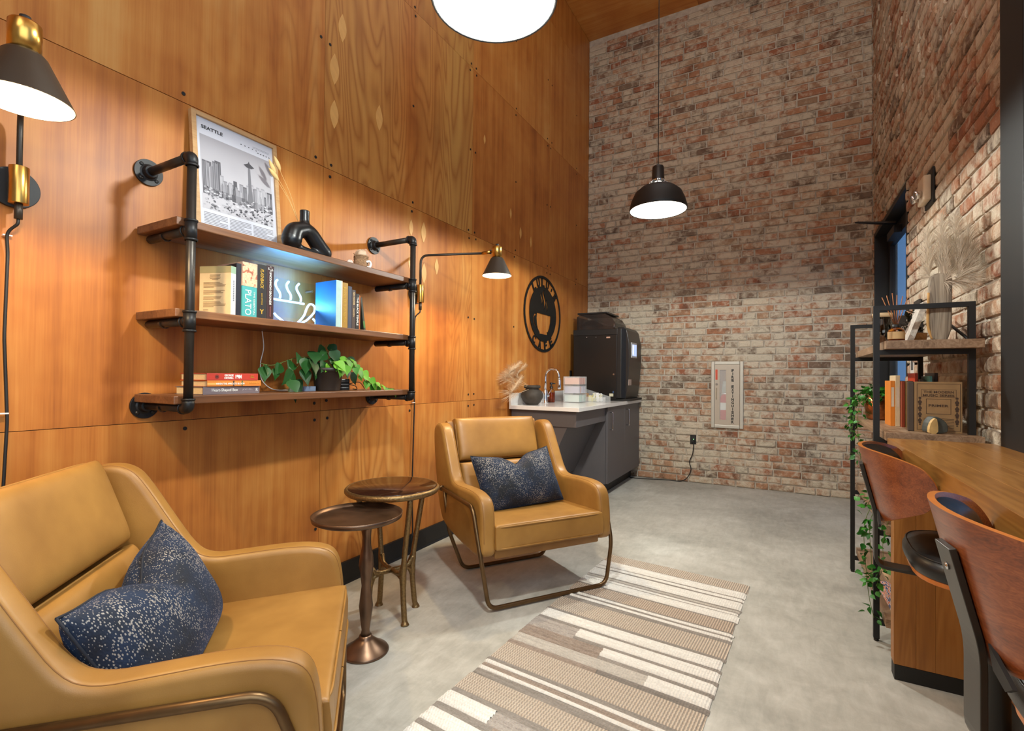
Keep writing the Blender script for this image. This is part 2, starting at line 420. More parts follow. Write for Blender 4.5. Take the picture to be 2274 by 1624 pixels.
# ---- brick walls
BV = []
for k in range(20):
    rb = random.Random(100 + k); pts = []
    hw, hh = .5, .03
    base = [(-hw, -hh), (-hw * .4, -hh), (hw * .3, -hh), (hw, -hh), (hw, hh), (hw * .35, hh), (-hw * .3, hh), (-hw, hh)]
    outer = [(x * (1 - rb.uniform(0, .02)), y * (1 - rb.uniform(0, .14))) for x, y in base]
    inner = [(x * (1 - .045 - rb.uniform(0, .02)), y * (.72 - rb.uniform(0, .12))) for x, y in outer]
    BV.append((outer, inner, rb.uniform(.010, .016)))
def brick_geo(k, L_, flip, depth_k=1):
    """vertices (along, up, out) of one brick: back ring, outer ring, raised face"""
    outer, inner, d = BV[k]; d = d * depth_k
    f = -1 if flip else 1
    o_ = [(x * L_ * f, y) for x, y in outer]; i_ = [(math.copysign(L_ / 2 - (.5 - abs(x)) * .22, x) * f if abs(x) > .4 else x * L_ * f, y) for x, y in inner]
    vs = [(x, y, -.004) for x, y in o_] + [(x, y, d - .004) for x, y in o_] + [(x, y, d) for x, y in i_]
    n = 8; fs = []
    for a in (0, n):
        fs += [(a + i, a + (i + 1) % n, a + n + (i + 1) % n, a + n + i) for i in range(n)]
    fs.append(tuple(range(2 * n, 3 * n)))
    if flip: fs = [g[::-1] for g in fs]
    return vs, fs
def brick_wall(parent, to_world, length, z0, z1, holes, seed):
    rb = random.Random(seed); rows = int((z1 - z0) / .0705); L4 = [.228, .228, .205, .228, .105, .165, .105]
    bricks = []
    for r_ in range(rows):
        z = z0 + .0705 * (r_ + .5); s = -rb.uniform(0, .2)
        while s < length:
            L_ = rb.choice(L4); a = max(s, .002); b = min(s + L_, length - .002)
            s += L_ + .013
            if b - a < .03: continue
            segs = [(a, b)]
            for (h0, h1, hz0, hz1) in holes:
                if z + .03 > hz0 and z - .03 < hz1:
                    q = []
                    for (p0, p1) in segs:
                        if p1 <= h0 or p0 >= h1: q.append((p0, p1))
                        else:
                            if p0 < h0 - .03: q.append((p0, h0 - .004))
                            if p1 > h1 + .03: q.append((h1 + .004, p1))
                    segs = q
            for (p0, p1) in segs: bricks.append(((p0 + p1) / 2, p1 - p0, z + rb.uniform(-.0015, .0015), rb.randrange(20), rb.random() < .5, rb.uniform(.6, 1.5)))
    def key(b):
        q = project(to_world(b[0], b[2], 0)); e = project(to_world(b[0] + b[1] / 2, b[2] + .03, 0)); g = project(to_world(b[0] - b[1] / 2, b[2] - .03, 0))
        if not (q and e and g) or not (-20 < q[0] < 2300 and -20 < q[1] < 1640): return 0
        return abs(e[0] - g[0]) * (.06 / q[2])
    bricks.sort(key=key, reverse=True)
    T0 = to_world(0, 0, 0); A = to_world(1, 0, 0) - T0; N_ = to_world(0, 0, 1) - T0
    cache = {}
    rest = G()
    mirrored = A.cross(Vector((0, 0, 1))).dot(N_) < 0
    for i, (s, L_, z, k, fl, dk) in enumerate(bricks):
        if i < 300:
            kk = (k, round(L_, 2), fl)
            if kk not in cache:
                vs, fs = brick_geo(k, round(L_, 2) * L_ / L_, fl)
                vs = [tuple(A * x + Vector((0, 0, 1)) * y + N_ * d) for x, y, d in vs]
                if mirrored: fs = [f[::-1] for f in fs]
                me = bpy.data.meshes.new('brick'); me.from_pydata(vs, [], fs); me.materials.append(BRICK); me.update(); cache[kk] = me
            o = bpy.data.objects.new('brick', cache[kk]); COL.objects.link(o); o.parent = parent; o.location = to_world(s, z, R.uniform(-.003, .002))
            if fl == 0: pass
        else:
            vs, fs = brick_geo(k, L_, fl, dk)
            c = to_world(s, z, 0); vs = [tuple(c + A * x + Vector((0, 0, 1)) * y + N_ * d) for x, y, d in vs]
            if mirrored: fs = [f[::-1] for f in fs]
            rest.add(vs, fs, BRICK)
    rest.out('brick', parent, kind='stuff')
wb = G().box(WX - .1, RX + .1, BY, BY + .1, 0, CZ, MORTAR).out('wall_back'); struct(wb, 'far wall of whitewashed reddish brick')
brick_wall(wb, lambda s, z, d: Vector((WX + s, BY - d, z)), RX - WX - .012, 0, CZ, [(1.385, 1.645, .64, 1.23)], 3)
DY0, DY1, DZ = 4.035, 5.40, 2.40
wr = G().box(RX, RX + .16, 2.38, DY0, 0, CZ, MORTAR).box(RX, RX + .16, DY1, BY, 0, CZ, MORTAR).box(RX, RX + .16, DY0, DY1, DZ, CZ, MORTAR).out('wall_right'); struct(wr, 'right-hand wall of the same whitewashed brick')
brick_wall(wr, lambda s, z, d: Vector((RX - d, 2.385 + s, z)), BY - 2.385 - .012, 0, CZ, [(DY0 - 2.385, DY1 - 2.385, 0, DZ)], 5)
struct(G().box(RX - .03, RX + .2, 2.18, 2.378, 0, CZ, DARKW).out('trim_1', bev=.004), 'tall charcoal steel post where the brick wall ends')
# storefront window beside the bar, and the rest of the shell
wn = G().box(RX + .06, RX + .10, -3.5, 2.18, 0, .12, DARKW).box(RX + .06, RX + .10, -3.5, 2.18, 3.2, 3.3, DARKW)
for y in (-3.4, -1.6, .3): wn.box(RX + .06, RX + .10, y, y + .05, .12, 3.2, DARKW)
wn = wn.out('window_2'); struct(wn, 'black framed shopfront window behind the bar')
def glass_mat(name, tint, rough=0.0, ior=1.45):
    m, t = newmat(name); t.col(srgb(*tint)); t.rough(rough); t.b.inputs['Transmission Weight'].default_value = 1; t.b.inputs['IOR'].default_value = ior
    return m
GLASS = glass_mat('clear_glass', (245, 250, 255))
G().box(RX + .075, RX + .081, -3.5, 2.18, .12, 3.2, GLASS).out('pane', wn)
struct(G().box(RX + .04, RX + .16, -3.6, 2.18, 3.3, CZ, WHITE).out('wall_right_upper'), 'plain wall above the shopfront window')
struct(G().box(WX - .1, 3.6, -3.6, -3.5, 0, CZ, plain((190, 180, 165), .8)).out('wall_front'), 'plain wall behind the camera')

# ---- recessed glass door in the brick wall
d = G(); xg = RX + .10
d.box(RX - .012, RX + .14, DY0, DY0 + .035, 0, DZ, DARKW).box(RX - .012, RX + .14, DY1 - .035, DY1, 0, DZ, DARKW).box(RX - .012, RX + .14, DY0, DY1, DZ - .035, DZ, DARKW)
d = d.out('door_1', bev=.002); struct(d, 'black framed glass door at the end of the brick wall')
lf = G(); a0, a1 = DY0 + .04, DY1 - .04
lf.box(xg - .02, xg + .025, a0, a0 + .10, .01, DZ - .04, DARKW).box(xg - .02, xg + .025, a1 - .10, a1, .01, DZ - .04, DARKW).box(xg - .02, xg + .025, a0 + .1, a1 - .1, DZ - .15, DZ - .04, DARKW).box(xg - .02, xg + .025, a0 + .1, a1 - .1, .01, .26, DARKW)
lf = lf.out('door_leaf', d, bev=.002)
G().box(xg, xg + .006, a0 + .1, a1 - .1, .26, DZ - .15, GLASS).out('pane', lf)
G().tube([(xg - .045, a0 + .13, .85), (xg - .045, a0 + .13, 1.2)], .011, DARKW).tube([(xg - .045, a0 + .13, .88), (xg, a0 + .13, .88)], .007, DARKW).tube([(xg - .045, a0 + .13, 1.17), (xg, a0 + .13, 1.17)], .007, DARKW).out('handle', lf)
g = G().box(xg - .07, xg - .02, 4.75, 5.05, DZ - .16, DZ - .10, DARKW)
g.tube([(xg - .05, 4.80, DZ - .07), (.50, 4.86, DZ - .02), (xg - .03, 4.98, DZ - .04)], .009, DARKW, flat=(.012, .022, (0, 0, 1)))
g.out('door_closer', d, label='black closer arm sticking out at the door head')

# ------------------------------------------------------------------ pendants
def pendant(loc, label, power, up):
    t = thing('pendant_lamp', label, 'lamp', loc, 0, 'black dome pendant lamps')
    r = .178
    prof = [(r + .004, -.004), (r, 0), (r * .985, .02), (r * .93, .06), (r * .80, .105), (r * .60, .137), (r * .36, .155), (.045, .160), (.045, .166), (r * .38, .163), (r * .62, .145), (r * .83, .112), (r * .955, .063), (r + .004, .02), (r + .007, 0), (r + .004, -.004)]
    G().lathe(prof, BLK, 48).out('shade', t)
    G().lathe([(.0, -.003), (r * .6, -.003), (r - .001, -.001)], GLOW, 48).out('diffuser', t)
    h = G().lathe([(.045, .19), (.040, .195), (.037, .28), (.034, .287), (.012, .30), (.004, .305)], BLKP, 24)
    h.out('lamp_holder', t)
    c = G().lathe([(.046, .186), (.046, .194)], CHROME, 24).lathe([(.05, .160), (.05, .168)], CHROME, 24)
    for k in range(8):
        a = 2 * PI * k / 8; c.tube([(.05 * math.cos(a), .05 * math.sin(a), .16), (.062 * math.cos(a + .2), .062 * math.sin(a + .2), .175), (.046 * math.cos(a + .3), .046 * math.sin(a + .3), .192)], .003, CHROME, 6)
    c.out('vented_neck', t, label='chrome cage between shade and lamp holder')
    G().lathe([(.0, .164), (.022, .166), (.028, .176), (.022, .187), (0, .19)], GLOW, 16).out('bulb', t)
    G().tube([(0, 0, .30), (0, 0, CZ - loc[2] - .01)], .0028, BLK, 6).out('cord', t)
    G().disc((0, 0, CZ - loc[2] - .03), (0, 0, 1), .06, .03, BLK).out('ceiling_rose', t)
    light('pendant_light', 'SPOT', (loc[0], loc[1], loc[2] - .006), power, (.97, 1, .93), .06, spot_size=math.radians(176), spot_blend=.12)
    return t
pendant((-.748, 1.218, 2.2), 'black dome pendant lamp hanging close overhead, glowing white', 120, 40)
pendant((-.737, 3.278, 2.2), 'black dome pendant lamp in front of the brick wall', 140, 40)

# ------------------------------------------------------------------ wall sconces
def sconce(py, pz, ax, ay, az, shx, shy, shz, label, power, clip):
    t = thing('wall_sconce', label, 'lamp', (WX, py, pz), 0, 'swing-arm wall sconces')
    L_ = lambda x, y, z: (x - WX, y - py, z - pz)
    G().disc((0.001, 0, 0), (1, 0, 0), .06, .012, BLK, 40).out('wall_plate', t, bev=.002)
    G().lathe([(0, -.055), (.023, -.055), (.023, .055), (0, .055)], BRASS, 28, (.047, 0, 0)).tube([(.012, 0, 0), (.047, 0, 0)], .014, BRASS, 14).out('brass_barrel', t, bev=.001)
    top = L_(WX + .05, py, az); e = L_(ax, ay, az)
    G().tube(fillet([(.047, 0, -.055), (.047, 0, az - pz), e], .05), .0075, SHADE, 10).tube([(.047, 0, -.10), (.047, 0, -.05)], .010, SHADE, 12).out('arm', t)
    dv = Vector((shx - ax, shy - ay, 0)).normalized(); e2 = Vector(e) + dv * .06
    G().tube([e, tuple(e2)], .010, BRASS, 12).tube([tuple(Vector(e2) - Vector((0, 0, .012))), tuple(Vector(e2) + Vector((0, 0, .012)))], .006, BLK, 8).out('joint', t)
    cx, cy, cz = L_(shx, shy, shz)
    G().tube([tuple(e2), (cx, cy, e[2])], .007, BRASS, 10).out('joint', t)
    r = .088
    G().lathe([(r, 0), (.040, .100), (.034, .107), (0, .108), (0, .105), (.033, .104), (.038, .098), (r - .0025, .001), (r, 0)], SHADE, 48, (cx, cy, cz)).out('shade', t)
    G().lathe([(0, -.001), (r - .002, 0)], GLOWW, 40, (cx, cy, cz)).out('diffuser', t)
    G().lathe([(0, .108), (.029, .108), (.029, .172), (.027, .175), (0, .175)], BRASS, 32, (cx, cy, cz)).out('brass_cap', t)
    G().lathe([(0, .175), (.010, .175), (.010, .190), (0, .192)], BLK, 16, (cx, cy, cz)).out('switch_knob', t)
    # cord down the wall
    c = fillet([(.047, 0, -.10), (.047, 0, -.115), (.022, -.018, -.14), (.014, -.012, -.20), (.014, -.016, -.45), (.014, -.006, -.7), (.014, -.02, -1.2), (.022, -.018, .13 - pz), (.028, -.05, .05 - pz)], .02)
    G().tube(c, .0042, BLK, 6).out('cord', t)
    for z in (-.15, -.68): G().box(.008, .019, -.024, -.004, z, z + .004, WHITE).out('cord_clip', t)
    light('sconce_light', 'SPOT', (shx, shy, shz - .006), power, (1, .74, .42), .03, spot_size=math.radians(165), spot_blend=.3)
    return t
sconce(.560, 1.655, -1.60, .46, 1.862, -1.478, .42, 1.70, 'brass and bronze swing-arm wall sconce at the left edge of the view', 34, 1)
sconce(2.400, 1.610, -1.62, 2.53, 1.850, -1.51, 2.52, 1.70, 'brass and bronze swing-arm wall sconce between the pipe shelf and the round sign', 34, 1)

# ------------------------------------------------------------------ pipe bookshelf
PY0, PY1, PXX = .917, 2.043, -1.75
sh = thing('pipe_shelf', 'wall shelf of black iron pipe with three stained boards', 'shelf', (WX, PY0, 0))
X = PXX - WX; DYY = PY1 - PY0; r = .0145
ztops = [1.025, 1.318, 1.625]
for y in (0, DYY):
    g = G()
    g.tube([(X, y, 1.0), (X, y, 1.815)], r, PIPE, 20)
    g.out('upright_pipe', sh)
    for z in (1.832, .983):
        G().disc((.001, y, z), (1, 0, 0), .047, .008, BLACK, 32).lathe([(.030, .009), (.024, .012), (.021, .03), (0, .031)], BLACK, 24, (0, y, z), (1, 0, 0)).out('flange', sh, bev=.001)
        for k in range(4):
            a = PI / 4 + k * PI / 2; f = G().lathe([(0, 0), (.007, 0), (.0065, .003), (0, .0035)], BLK if k % 2 else PIPE, 10, (.009, y + .035 * math.cos(a), z + .035 * math.sin(a)), (1, 0, 0)); f.out('flange_screw', sh)
        text('CLASSIC', BLACK, sh, (.0097, y + .004, z - .033), (0, 1, 0), (0, 0, 1), h=.010, name='embossed_mark') if False else None
        G().tube([(.02, y, z), (X - .02, y, z)], r, PIPE, 20).out('arm_pipe', sh)
        s = -1 if z > 1.5 else 1
        el = fillet([(X - .03, y, z), (X, y, z), (X, y, z + s * .03)], .024, 8)
        G().tube(el, r + .004, BLACK, 20).lathe([(r + .004, -.004), (r + .0065, -.003), (r + .0065, .003), (r + .004, .004)], BLACK, 20, (X - .03, y, z), (1, 0, 0)).lathe([(r + .004, -.004), (r + .0065, -.003), (r + .0065, .003), (r + .004, .004)], BLACK, 20, (X, y, z + s * .03)).out('elbow', sh)
    for zt in ztops[1:]:
        z = zt - .028 - r
        G().tube([(X, y, z - .032), (X, y, z + .032)], r + .004, BLACK, 20).tube([(X - .032, y, z), (X, y, z)], r + .004, BLACK, 20).lathe([(r + .004, -.004), (r + .0065, -.003), (r + .0065, .003), (r + .004, .004)], BLACK, 20, (X, y, z + .032)).lathe([(r + .004, -.004), (r + .0065, -.003), (r + .0065, .003), (r + .004, .004)], BLACK, 20, (X, y, z - .032)).lathe([(r + .004, -.004), (r + .0065, -.003), (r + .0065, .003), (r + .004, .004)], BLACK, 20, (X - .032, y, z), (1, 0, 0)).out('tee', sh)
        G().tube([(.03, y, z), (X - .02, y, z)], r, PIPE, 20).lathe([(0, -.004), (r, -.002), (r, .01)], BLACK, 16, (.03, y, z), (1, 0, 0)).out('support_pipe', sh)
    for zt in ztops:
        z = zt - .028 - r
        cl = [(.13, y + (r + .003) * math.cos(a), z + (r + .003) * math.sin(a)) for a in [PI * (-1.05 + k * .105) for k in range(11)]]
        G().tube(cl, .004, PIPE, 6, flat=(.012, .002, (1, 0, 0))).out('pipe_clamp', sh)
for zt in ztops:
    G().box(.008, X - .020, -.035, DYY + .035, zt - .028, zt, SHELFW).out('shelf_board', sh, bev=.003)

# ------------------------------------------------------------------ books
def book(loc, th, dp, hh, cover, label, group, rz=0, lean=0, spine=None, pages=PAGES, extra=None, lying=False, cat='book'):
    """local: spine faces +x at x=0, thickness along y, height z"""
    t = thing('book', label, cat, loc, rz, group)
    if lean: t.rotation_euler = (lean, 0, rz)
    cm = cover if not isinstance(cover, tuple) else plain(cover, .45, 0, .04, 'book_cover', scale=60)
    c = .0022
    if lying:
        # lies flat: thickness up z, height along y
        g = G().box(-dp, 0, 0, hh, 0, c, cm).box(-dp, 0, 0, hh, th - c, th, cm).box(-c, 0, 0, hh, c, th - c, cm).out('cover', t, bev=.0008)
        G().box(-dp + .004, -c, .004, hh - .004, c, th - c, pages).out('pages', t)
    else:
        g = G().box(-dp, 0, 0, c, 0, hh, cm).box(-dp, 0, th - c, th, 0, hh, cm).box(-c, 0, c, th - c, 0, hh, cm).out('cover', t, bev=.0008)
        G().box(-dp + .004, -c, c, th - c, .003, hh - .004, pages).out('pages', t)
    return t
def spine_text(t, body, mat, th, z0, z1, frac=.6, yc=None, **k):
    """reads downwards on an upright spine"""
    return text(body, mat, t, (.0006, th / 2 if yc is None else yc, (z0 + z1) / 2), (0, 0, -1), (0, 1, 0), w=z1 - z0, h=th * frac, **k)
GOLD = plain((206, 168, 70), .4, .3, .05, 'gold_foil'); WINK = plain((226, 226, 222), .6, 0, .02, 'white_ink')
SX = PXX - .05    # book spines on the pipe shelf
z = ztops[1]; GR = 'books left of the neon sign'
b = book((-1.790, 1.080, z), .026, .128, .182, (222, 196, 150), 'cream paperback showing its back cover text, leftmost on the middle pipe shelf', GR, rz=.37, pages=PAPER)
G().box(-.1275, 0, -.0006, .0001, .157, .1815, plain((170, 156, 110), .6, 0, .03)).out('cover_band', b); G().box(0, .0006, 0, .026, .155, .1815, plain((150, 178, 150), .6, 0, .03)).out('spine_band', b)
G().box(0, .0005, 0, .026, 0, .155, plain((206, 204, 206), .6, 0, .03)).out('spine_panel', b)
text('IMMANUEL KANT', INK, b, (.0008, .015, .085), (0, 0, -1), (0, 1, 0), w=.075, h=.006) if False else None
tg = G(); rb = random.Random(4)
for gi, (zz, n, w0) in enumerate([(.150, 5, .5), (.122, 5, .85), (.092, 4, .85), (.068, 3, .85), (.050, 5, .85), (.020, 1, .4)]):
    for k in range(n):
        w_ = w0 * (rb.uniform(.7, 1) if k < n - 1 else .45); cx = -.064 if gi == 0 else -.064 - (.85 - w_) * .055
        tg.box(cx - w_ * .055, cx + w_ * .055, -.0010, -.0001, zz - k * .0045 - .0011, zz - k * .0045, plain((120, 92, 66), .7))
tg.out('printed_text', b, kind='stuff')
tl = G()
for k in range(12): tl.box(.0005, .0009, .012, .017, .125 - k * .0065, .129 - k * .0065, plain((110, 112, 120), .7))
tl.out('spine_print', b, kind='stuff')
b = book((-1.805, 1.110, z), .018, .155, .200, (38, 38, 48), 'thin navy hardback between the cream and the turquoise book', GR, rz=-.08)
b = book((-1.797, 1.1285, z), .060, .16, .209, (74, 164, 164), 'thick book with turquoise lower spine and painted upper spine', GR, rz=.03, pages=PAPER)
def painted(name):
    m, t = newmat(name); n = t.noise(t.obj(), 28, 3, .6, 1.4)
    t.col(t.ramp(n, [(.3, srgb(84, 70, 66)), (.40, srgb(196, 110, 78)), (.48, srgb(226, 196, 160)), (.6, srgb(214, 176, 140)), (.7, srgb(170, 160, 150))])); t.rough(.5); return m
G().box(0, .0008, 0, .060, .118, .2085, painted('painted_cover_art')).box(-.158, 0, -.0007, .0, .118, .2085, plain((206, 170, 150), .5)).out('painted_panel', b)
spine_text(b, 'PLATO', WINK, .060, .008, .104, .42, .024); spine_text(b, 'THE ESSENTIAL', WINK, .060, .01, .10, .10, .049)
b = book((-1.800, 1.190, z), .040, .16, .213, (44, 42, 42), 'black hardback with gold italic spine title', GR)
spine_text(b, 'FLASHBACK', GOLD, .040, .118, .196, .34, shear=.3, bold=.02); spine_text(b, 'DAN SIMMONS', GOLD, .040, .055, .100, .16); text('Y', GOLD, b, (.0006, .020, .028), (0, 1, 0), (0, 0, 1), h=.018, bold=.03)
b = book((-1.800, 1.231, z), .030, .16, .215, (58, 34, 36), 'maroon and black hardback with white block spine title beside the neon cup', GR, pages=PAPER)
spine_text(b, 'UNCOMMON GROUNDS', WINK, .030, .060, .192, .30, bold=.03); spine_text(b, 'PENDERGRAST', plain((190, 120, 120), .6), .030, .012, .052, .12)
g = G(); rb = random.Random(9)
for k in range(16): g.disc((.0004, rb.uniform(.004, .027), rb.uniform(.196, .212)), (1, 0, 0), rb.uniform(.001, .0025), .0004, WINK, 6)
g.out('cover_specks', b, kind='stuff')
GR = 'books right of the neon sign'
b = book((-1.790, 1.566, z), .034, .145, .215, (26, 80, 124), 'large blue cloth book with pale spine lit by the neon', GR, rz=-.04)
G().box(0, .001, .0, .026, 0, .215, plain((168, 196, 190), .6)).box(0, .001, .027, .0339, 0, .215, plain((220, 214, 196), .6)).out('spine_panel', b, label='pale green and cream spine')
b = book((-1.795, 1.602, z), .038, .17, .212, (158, 118, 40), 'ochre book with a black serif title', GR)
spine_text(b, "Don't Let The Truth Interfere", GOLD, .038, .03, .19, .42)
b = book((-1.795, 1.641, z), .023, .16, .200, (56, 60, 76), 'slate blue hardback without a title', GR)
b = book((-1.795, 1.665, z), .023, .16, .187, (64, 50, 46), 'dark brown book with two short gold spine titles', GR)
spine_text(b, 'KEN HOOVER', plain((220, 190, 140), .6), .023, .115, .175, .40, bold=.02); spine_text(b, 'HAVEN', plain((220, 190, 140), .6), .023, .060, .098, .34)
b = book((-1.795, 1.689, z), .021, .15, .172, (24, 24, 26), 'slim black book with white lettering', GR)
spine_text(b, 'THE BLACK TEMPLE', WINK, .021, .02, .155, .5, bold=.02)
b = book((-1.795, 1.7105, z), .007, .14, .165, (176, 96, 48), 'very thin orange booklet', GR)
b = book((-1.797, 1.744, z), .012, .14, .160, (38, 44, 36), 'thin dark green book leaning at the right end of the row', GR, lean=.16)
G().box(0, .0006, 0, .012, .012, .045, plain((60, 110, 50), .5)).out('spine_band', b)
# lying stack on the bottom board
z = ztops[0]; GR = 'paperbacks stacked on the bottom pipe shelf'
ang = .12
b = book((-1.805, .995, z), .029, .15, .235, (112, 100, 104), 'grey book at the bottom of the lying stack', GR, rz=ang, lying=True)
text('Heart-Shaped Box', WINK, b, (.0006, .085, .0145), (0, 1, 0), (0, 0, 1), w=.105, h=.014); text('JOE HILL', plain((180, 170, 170), .6), b, (.0006, .180, .0155), (0, 1, 0), (0, 0, 1), w=.045, h=.007)
text('R', WINK, b, (.0006, .222, .0145), (0, 1, 0), (0, 0, 1), h=.012)
b = book((-1.803, 1.008, z + .0292), .022, .15, .222, (212, 128, 50), 'orange paperback in the middle of the lying stack', GR, rz=ang - .02, lying=True)
text('WHEN THE APRICOTS BLOOM', WINK, b, (.0006, .090, .0095), (0, 1, 0), (0, 0, 1), w=.115, h=.007, bold=.02); text('GINA WILKINSON', plain((230, 160, 70), .6), b, (.0006, .188, .012), (0, 1, 0), (0, 0, 1), w=.05, h=.006)
G().box(.0002, .0007, .10, .106, .002, .020, plain((70, 40, 26), .6)).box(.0002, .0007, .136, .141, .002, .020, plain((70, 96, 44), .6)).box(.0001, .0005, .0, .045, .006, .013, plain((236, 170, 90), .6)).out('painted_branches', b)
b = book((-1.803, 1.006, z + .0514), .026, .15, .208, (186, 58, 44), 'red paperback on top of the lying stack', GR, rz=ang - .03, lying=True, pages=PAGES)
text('GEORGE', WINK, b, (.0006, .085, .0185), (0, 1, 0), (0, 0, 1), w=.036, h=.0075, bold=.03); text('ORWELL', WINK, b, (.0006, .085, .0085), (0, 1, 0), (0, 0, 1), w=.038, h=.0075, bold=.03)
text('1984', WINK, b, (.0006, .124, .0135), (0, 1, 0), (0, 0, 1), w=.026, h=.015, bold=.06); text('Signet\nClassics', GOLD, b, (.0006, .182, .014), (0, 1, 0), (0, 0, 1), w=.018, h=.010)
G().disc((.0001, .038, .013), (1, 0, 0), .008, .0005, plain((120, 40, 32), .6), 14).disc((.0004, .038, .013), (1, 0, 0), .003, .0004, BLK, 10).out('eye_emblem', b)

# ------------------------------------------------------------------ neon coffee cup
nt = thing('neon_sign', 'blue-white neon sign of a steaming cup on the wall behind the middle pipe shelf', 'sign', (-1.985, 1.48, 1.42))
def neon(pts, sm=True):
    P = [(0, y - 1.48, z - 1.42) for y, z in pts]; P = spline(P, 5) if sm else P
    G().tube(P, .0046, NEON, 10).out('neon_tube', nt)
neon([(1.408, 1.523), (1.4, 1.512), (1.4, 1.498), (1.408, 1.483), (1.419, 1.469), (1.423, 1.455), (1.421, 1.442)])
neon([(1.466, 1.525), (1.456, 1.512), (1.455, 1.498), (1.463, 1.482), (1.474, 1.468), (1.477, 1.454), (1.475, 1.442)])
neon([(1.520, 1.524), (1.508, 1.51), (1.507, 1.496), (1.516, 1.481), (1.527, 1.465), (1.531, 1.452), (1.529, 1.442)])
neon([(1.25, 1.434), (1.394, 1.434), (1.548, 1.433)], False)
neon([(1.25, 1.434), (1.262, 1.40), (1.30, 1.345), (1.36, 1.31), (1.44, 1.31), (1.50, 1.33), (1.542, 1.369), (1.555, 1.392), (1.564, 1.415), (1.578, 1.434), (1.595, 1.436), (1.609, 1.423), (1.605, 1.4), (1.587, 1.379), (1.560, 1.355), (1.52, 1.335)])
neon([(1.394, 1.372), (1.405, 1.361), (1.418, 1.353), (1.44, 1.34)])
neon([(1.599, 1.368), (1.608, 1.361), (1.616, 1.349), (1.60, 1.325), (1.5, 1.30)])
ACR = glass_mat('acrylic_sheet', (236, 248, 255), .0, 1.05)
G().box(-.012, -.009, -.235, .145, -.06, .115, ACR).out('acrylic_backing', nt, bev=.001)
g = G()
for y, zz in ((-.2, .08), (.12, .08), (.12, -.04)): G().disc((-.052, y, zz), (1, 0, 0), .006, .045, CHROME, 10).out('standoff', nt)
light('neon_back_light', 'AREA', (-1.975, 1.44, 1.44), 2.6, (.05, .20, 1), .30, (0, math.radians(90), 0), size_y=.22)
light('neon_light', 'AREA', (-1.95, 1.46, 1.42), 3.6, (.14, .55, 1), .06, (0, math.radians(-143), 0), size_y=.34)
o = G(Matrix.Translation((1.985, -1.48, -1.42))).tube(spline([(-2.02, 1.36, 1.30), (-2.02, 1.37, 1.22), (-2.018, 1.355, 1.15), (-2.018, 1.36, 1.08), (-2.0, 1.40, 1.035), (-1.95, 1.45, 1.030), (-1.90, 1.475, 1.034)], 6), .0022, WHITE, 6).out('power_cord', nt, label='thin white cord down the wall')
ad = G().box(-1.915, -1.885, 1.478, 1.54, z, z + .022, plain((120, 136, 160), .5)).out('power_adapter', bev=.002); tag(ad, 'small pale adapter block beside the pothos pot', 'adapter')
t = thing('set_top_box', 'black slotted box with cables behind the pothos pot', 'electronics', (-1.95, 1.70, z))
G().box(-.05, .05, -.03, .055, 0, .055, BLKP).out('housing', t, bev=.003)
g = G()
for k in range(3): g.box(.05, .0506, -.022, .046, .012 + k * .016, .0145 + k * .016, plain((150, 150, 150), .5))
g.out('vent_slot', t, kind='stuff')
G().tube(spline([(.03, .055, .03), (.05, .09, .02), (.03, .12, .003), (-.02, .14, .003)], 5), .002, BLK, 6).tube(spline([(.0, .055, .02), (.06, .10, .04), (.05, .15, .01), (.0, .20, .003)], 5), .002, BLK, 6).out('cable', t)

# ------------------------------------------------------------------ framed poster
A0 = Vector((-1.962, 1.045, ztops[2] + .001)); lean = math.atan2(.055, .50); W_, H_ = .365, .505
t = thing('framed_poster', 'framed black and white city print leaning on the top pipe shelf', 'picture', tuple(A0))
up = Vector((-math.sin(lean), 0, math.cos(lean))); nn = Vector((math.cos(lean), 0, math.sin(lean))); MF = Matrix.Identity(4)
for i in range(3): MF[i][0] = (0, 1, 0)[i]; MF[i][1] = up[i]; MF[i][2] = nn[i]
OAK = wood('pale_oak_frame', (150, 112, 70), (180, 140, 94), (198, 160, 112), axis=1, scale=3, rings=.3)
fw = .018
G(MF).box(0, fw, 0, H_, -.012, .010, OAK).box(W_ - fw, W_, 0, H_, -.012, .010, OAK).box(fw, W_ - fw, 0, fw, -.012, .010, OAK).box(fw, W_ - fw, H_ - fw, H_, -.012, .010, OAK).out('frame', t, bev=.001)
PP = plain((190, 192, 202), .6, 0, .01, 'print_paper')
G(MF).box(fw, W_ - fw, fw, H_ - fw, -.006, .0, PP).out('print', t)
def pm(v_): return plain((v_, v_ - 1, v_ + 5), .6, 0, .03, 'print_grey')
def on(parent, name, g): return g.out(name, parent)
px0, px1, pz0, pz1 = .032, W_ - .032, .120, .42
SKY = newmat('printed_sky')[0]; st_ = NT(SKY); gz = st_.n('SeparateXYZ', {0: st_.obj()}).outputs[2]
st_.col(st_.ramp(st_.math('MULTIPLY', gz, 2.0), [(.45, srgb(176, 174, 180)), (.9, srgb(140, 138, 144))])); st_.rough(.6)
G(MF).box(px0, px1, pz0, pz1, .0, .0003, SKY).out('printed_sky', t)
rb = random.Random(12); g = G(MF)
for k in range(34):   # skyline blocks
    x = px0 + (px1 - px0) * (k + rb.random()) / 34; w_ = rb.uniform(.010, .024); h_ = rb.uniform(.015, .062) + (.05 if x < px0 + .06 else 0)
    v_ = rb.choice((72, 88, 104, 120, 140, 96)); x = min(x, px1 - w_)
    zt_ = pz0 + .10 + h_; g.box(x, x + w_, pz0 + .06, zt_, .0003 + k * .00001, .0005 + k * .00001, pm(v_))
    if rb.random() < .7:
        for q in range(3): g.box(x + w_ * (.15 + .28 * q), x + w_ * (.28 + .28 * q), pz0 + .09, zt_ - .006, .0006 + k * .00001, .0007 + k * .00001, pm(v_ + 34))
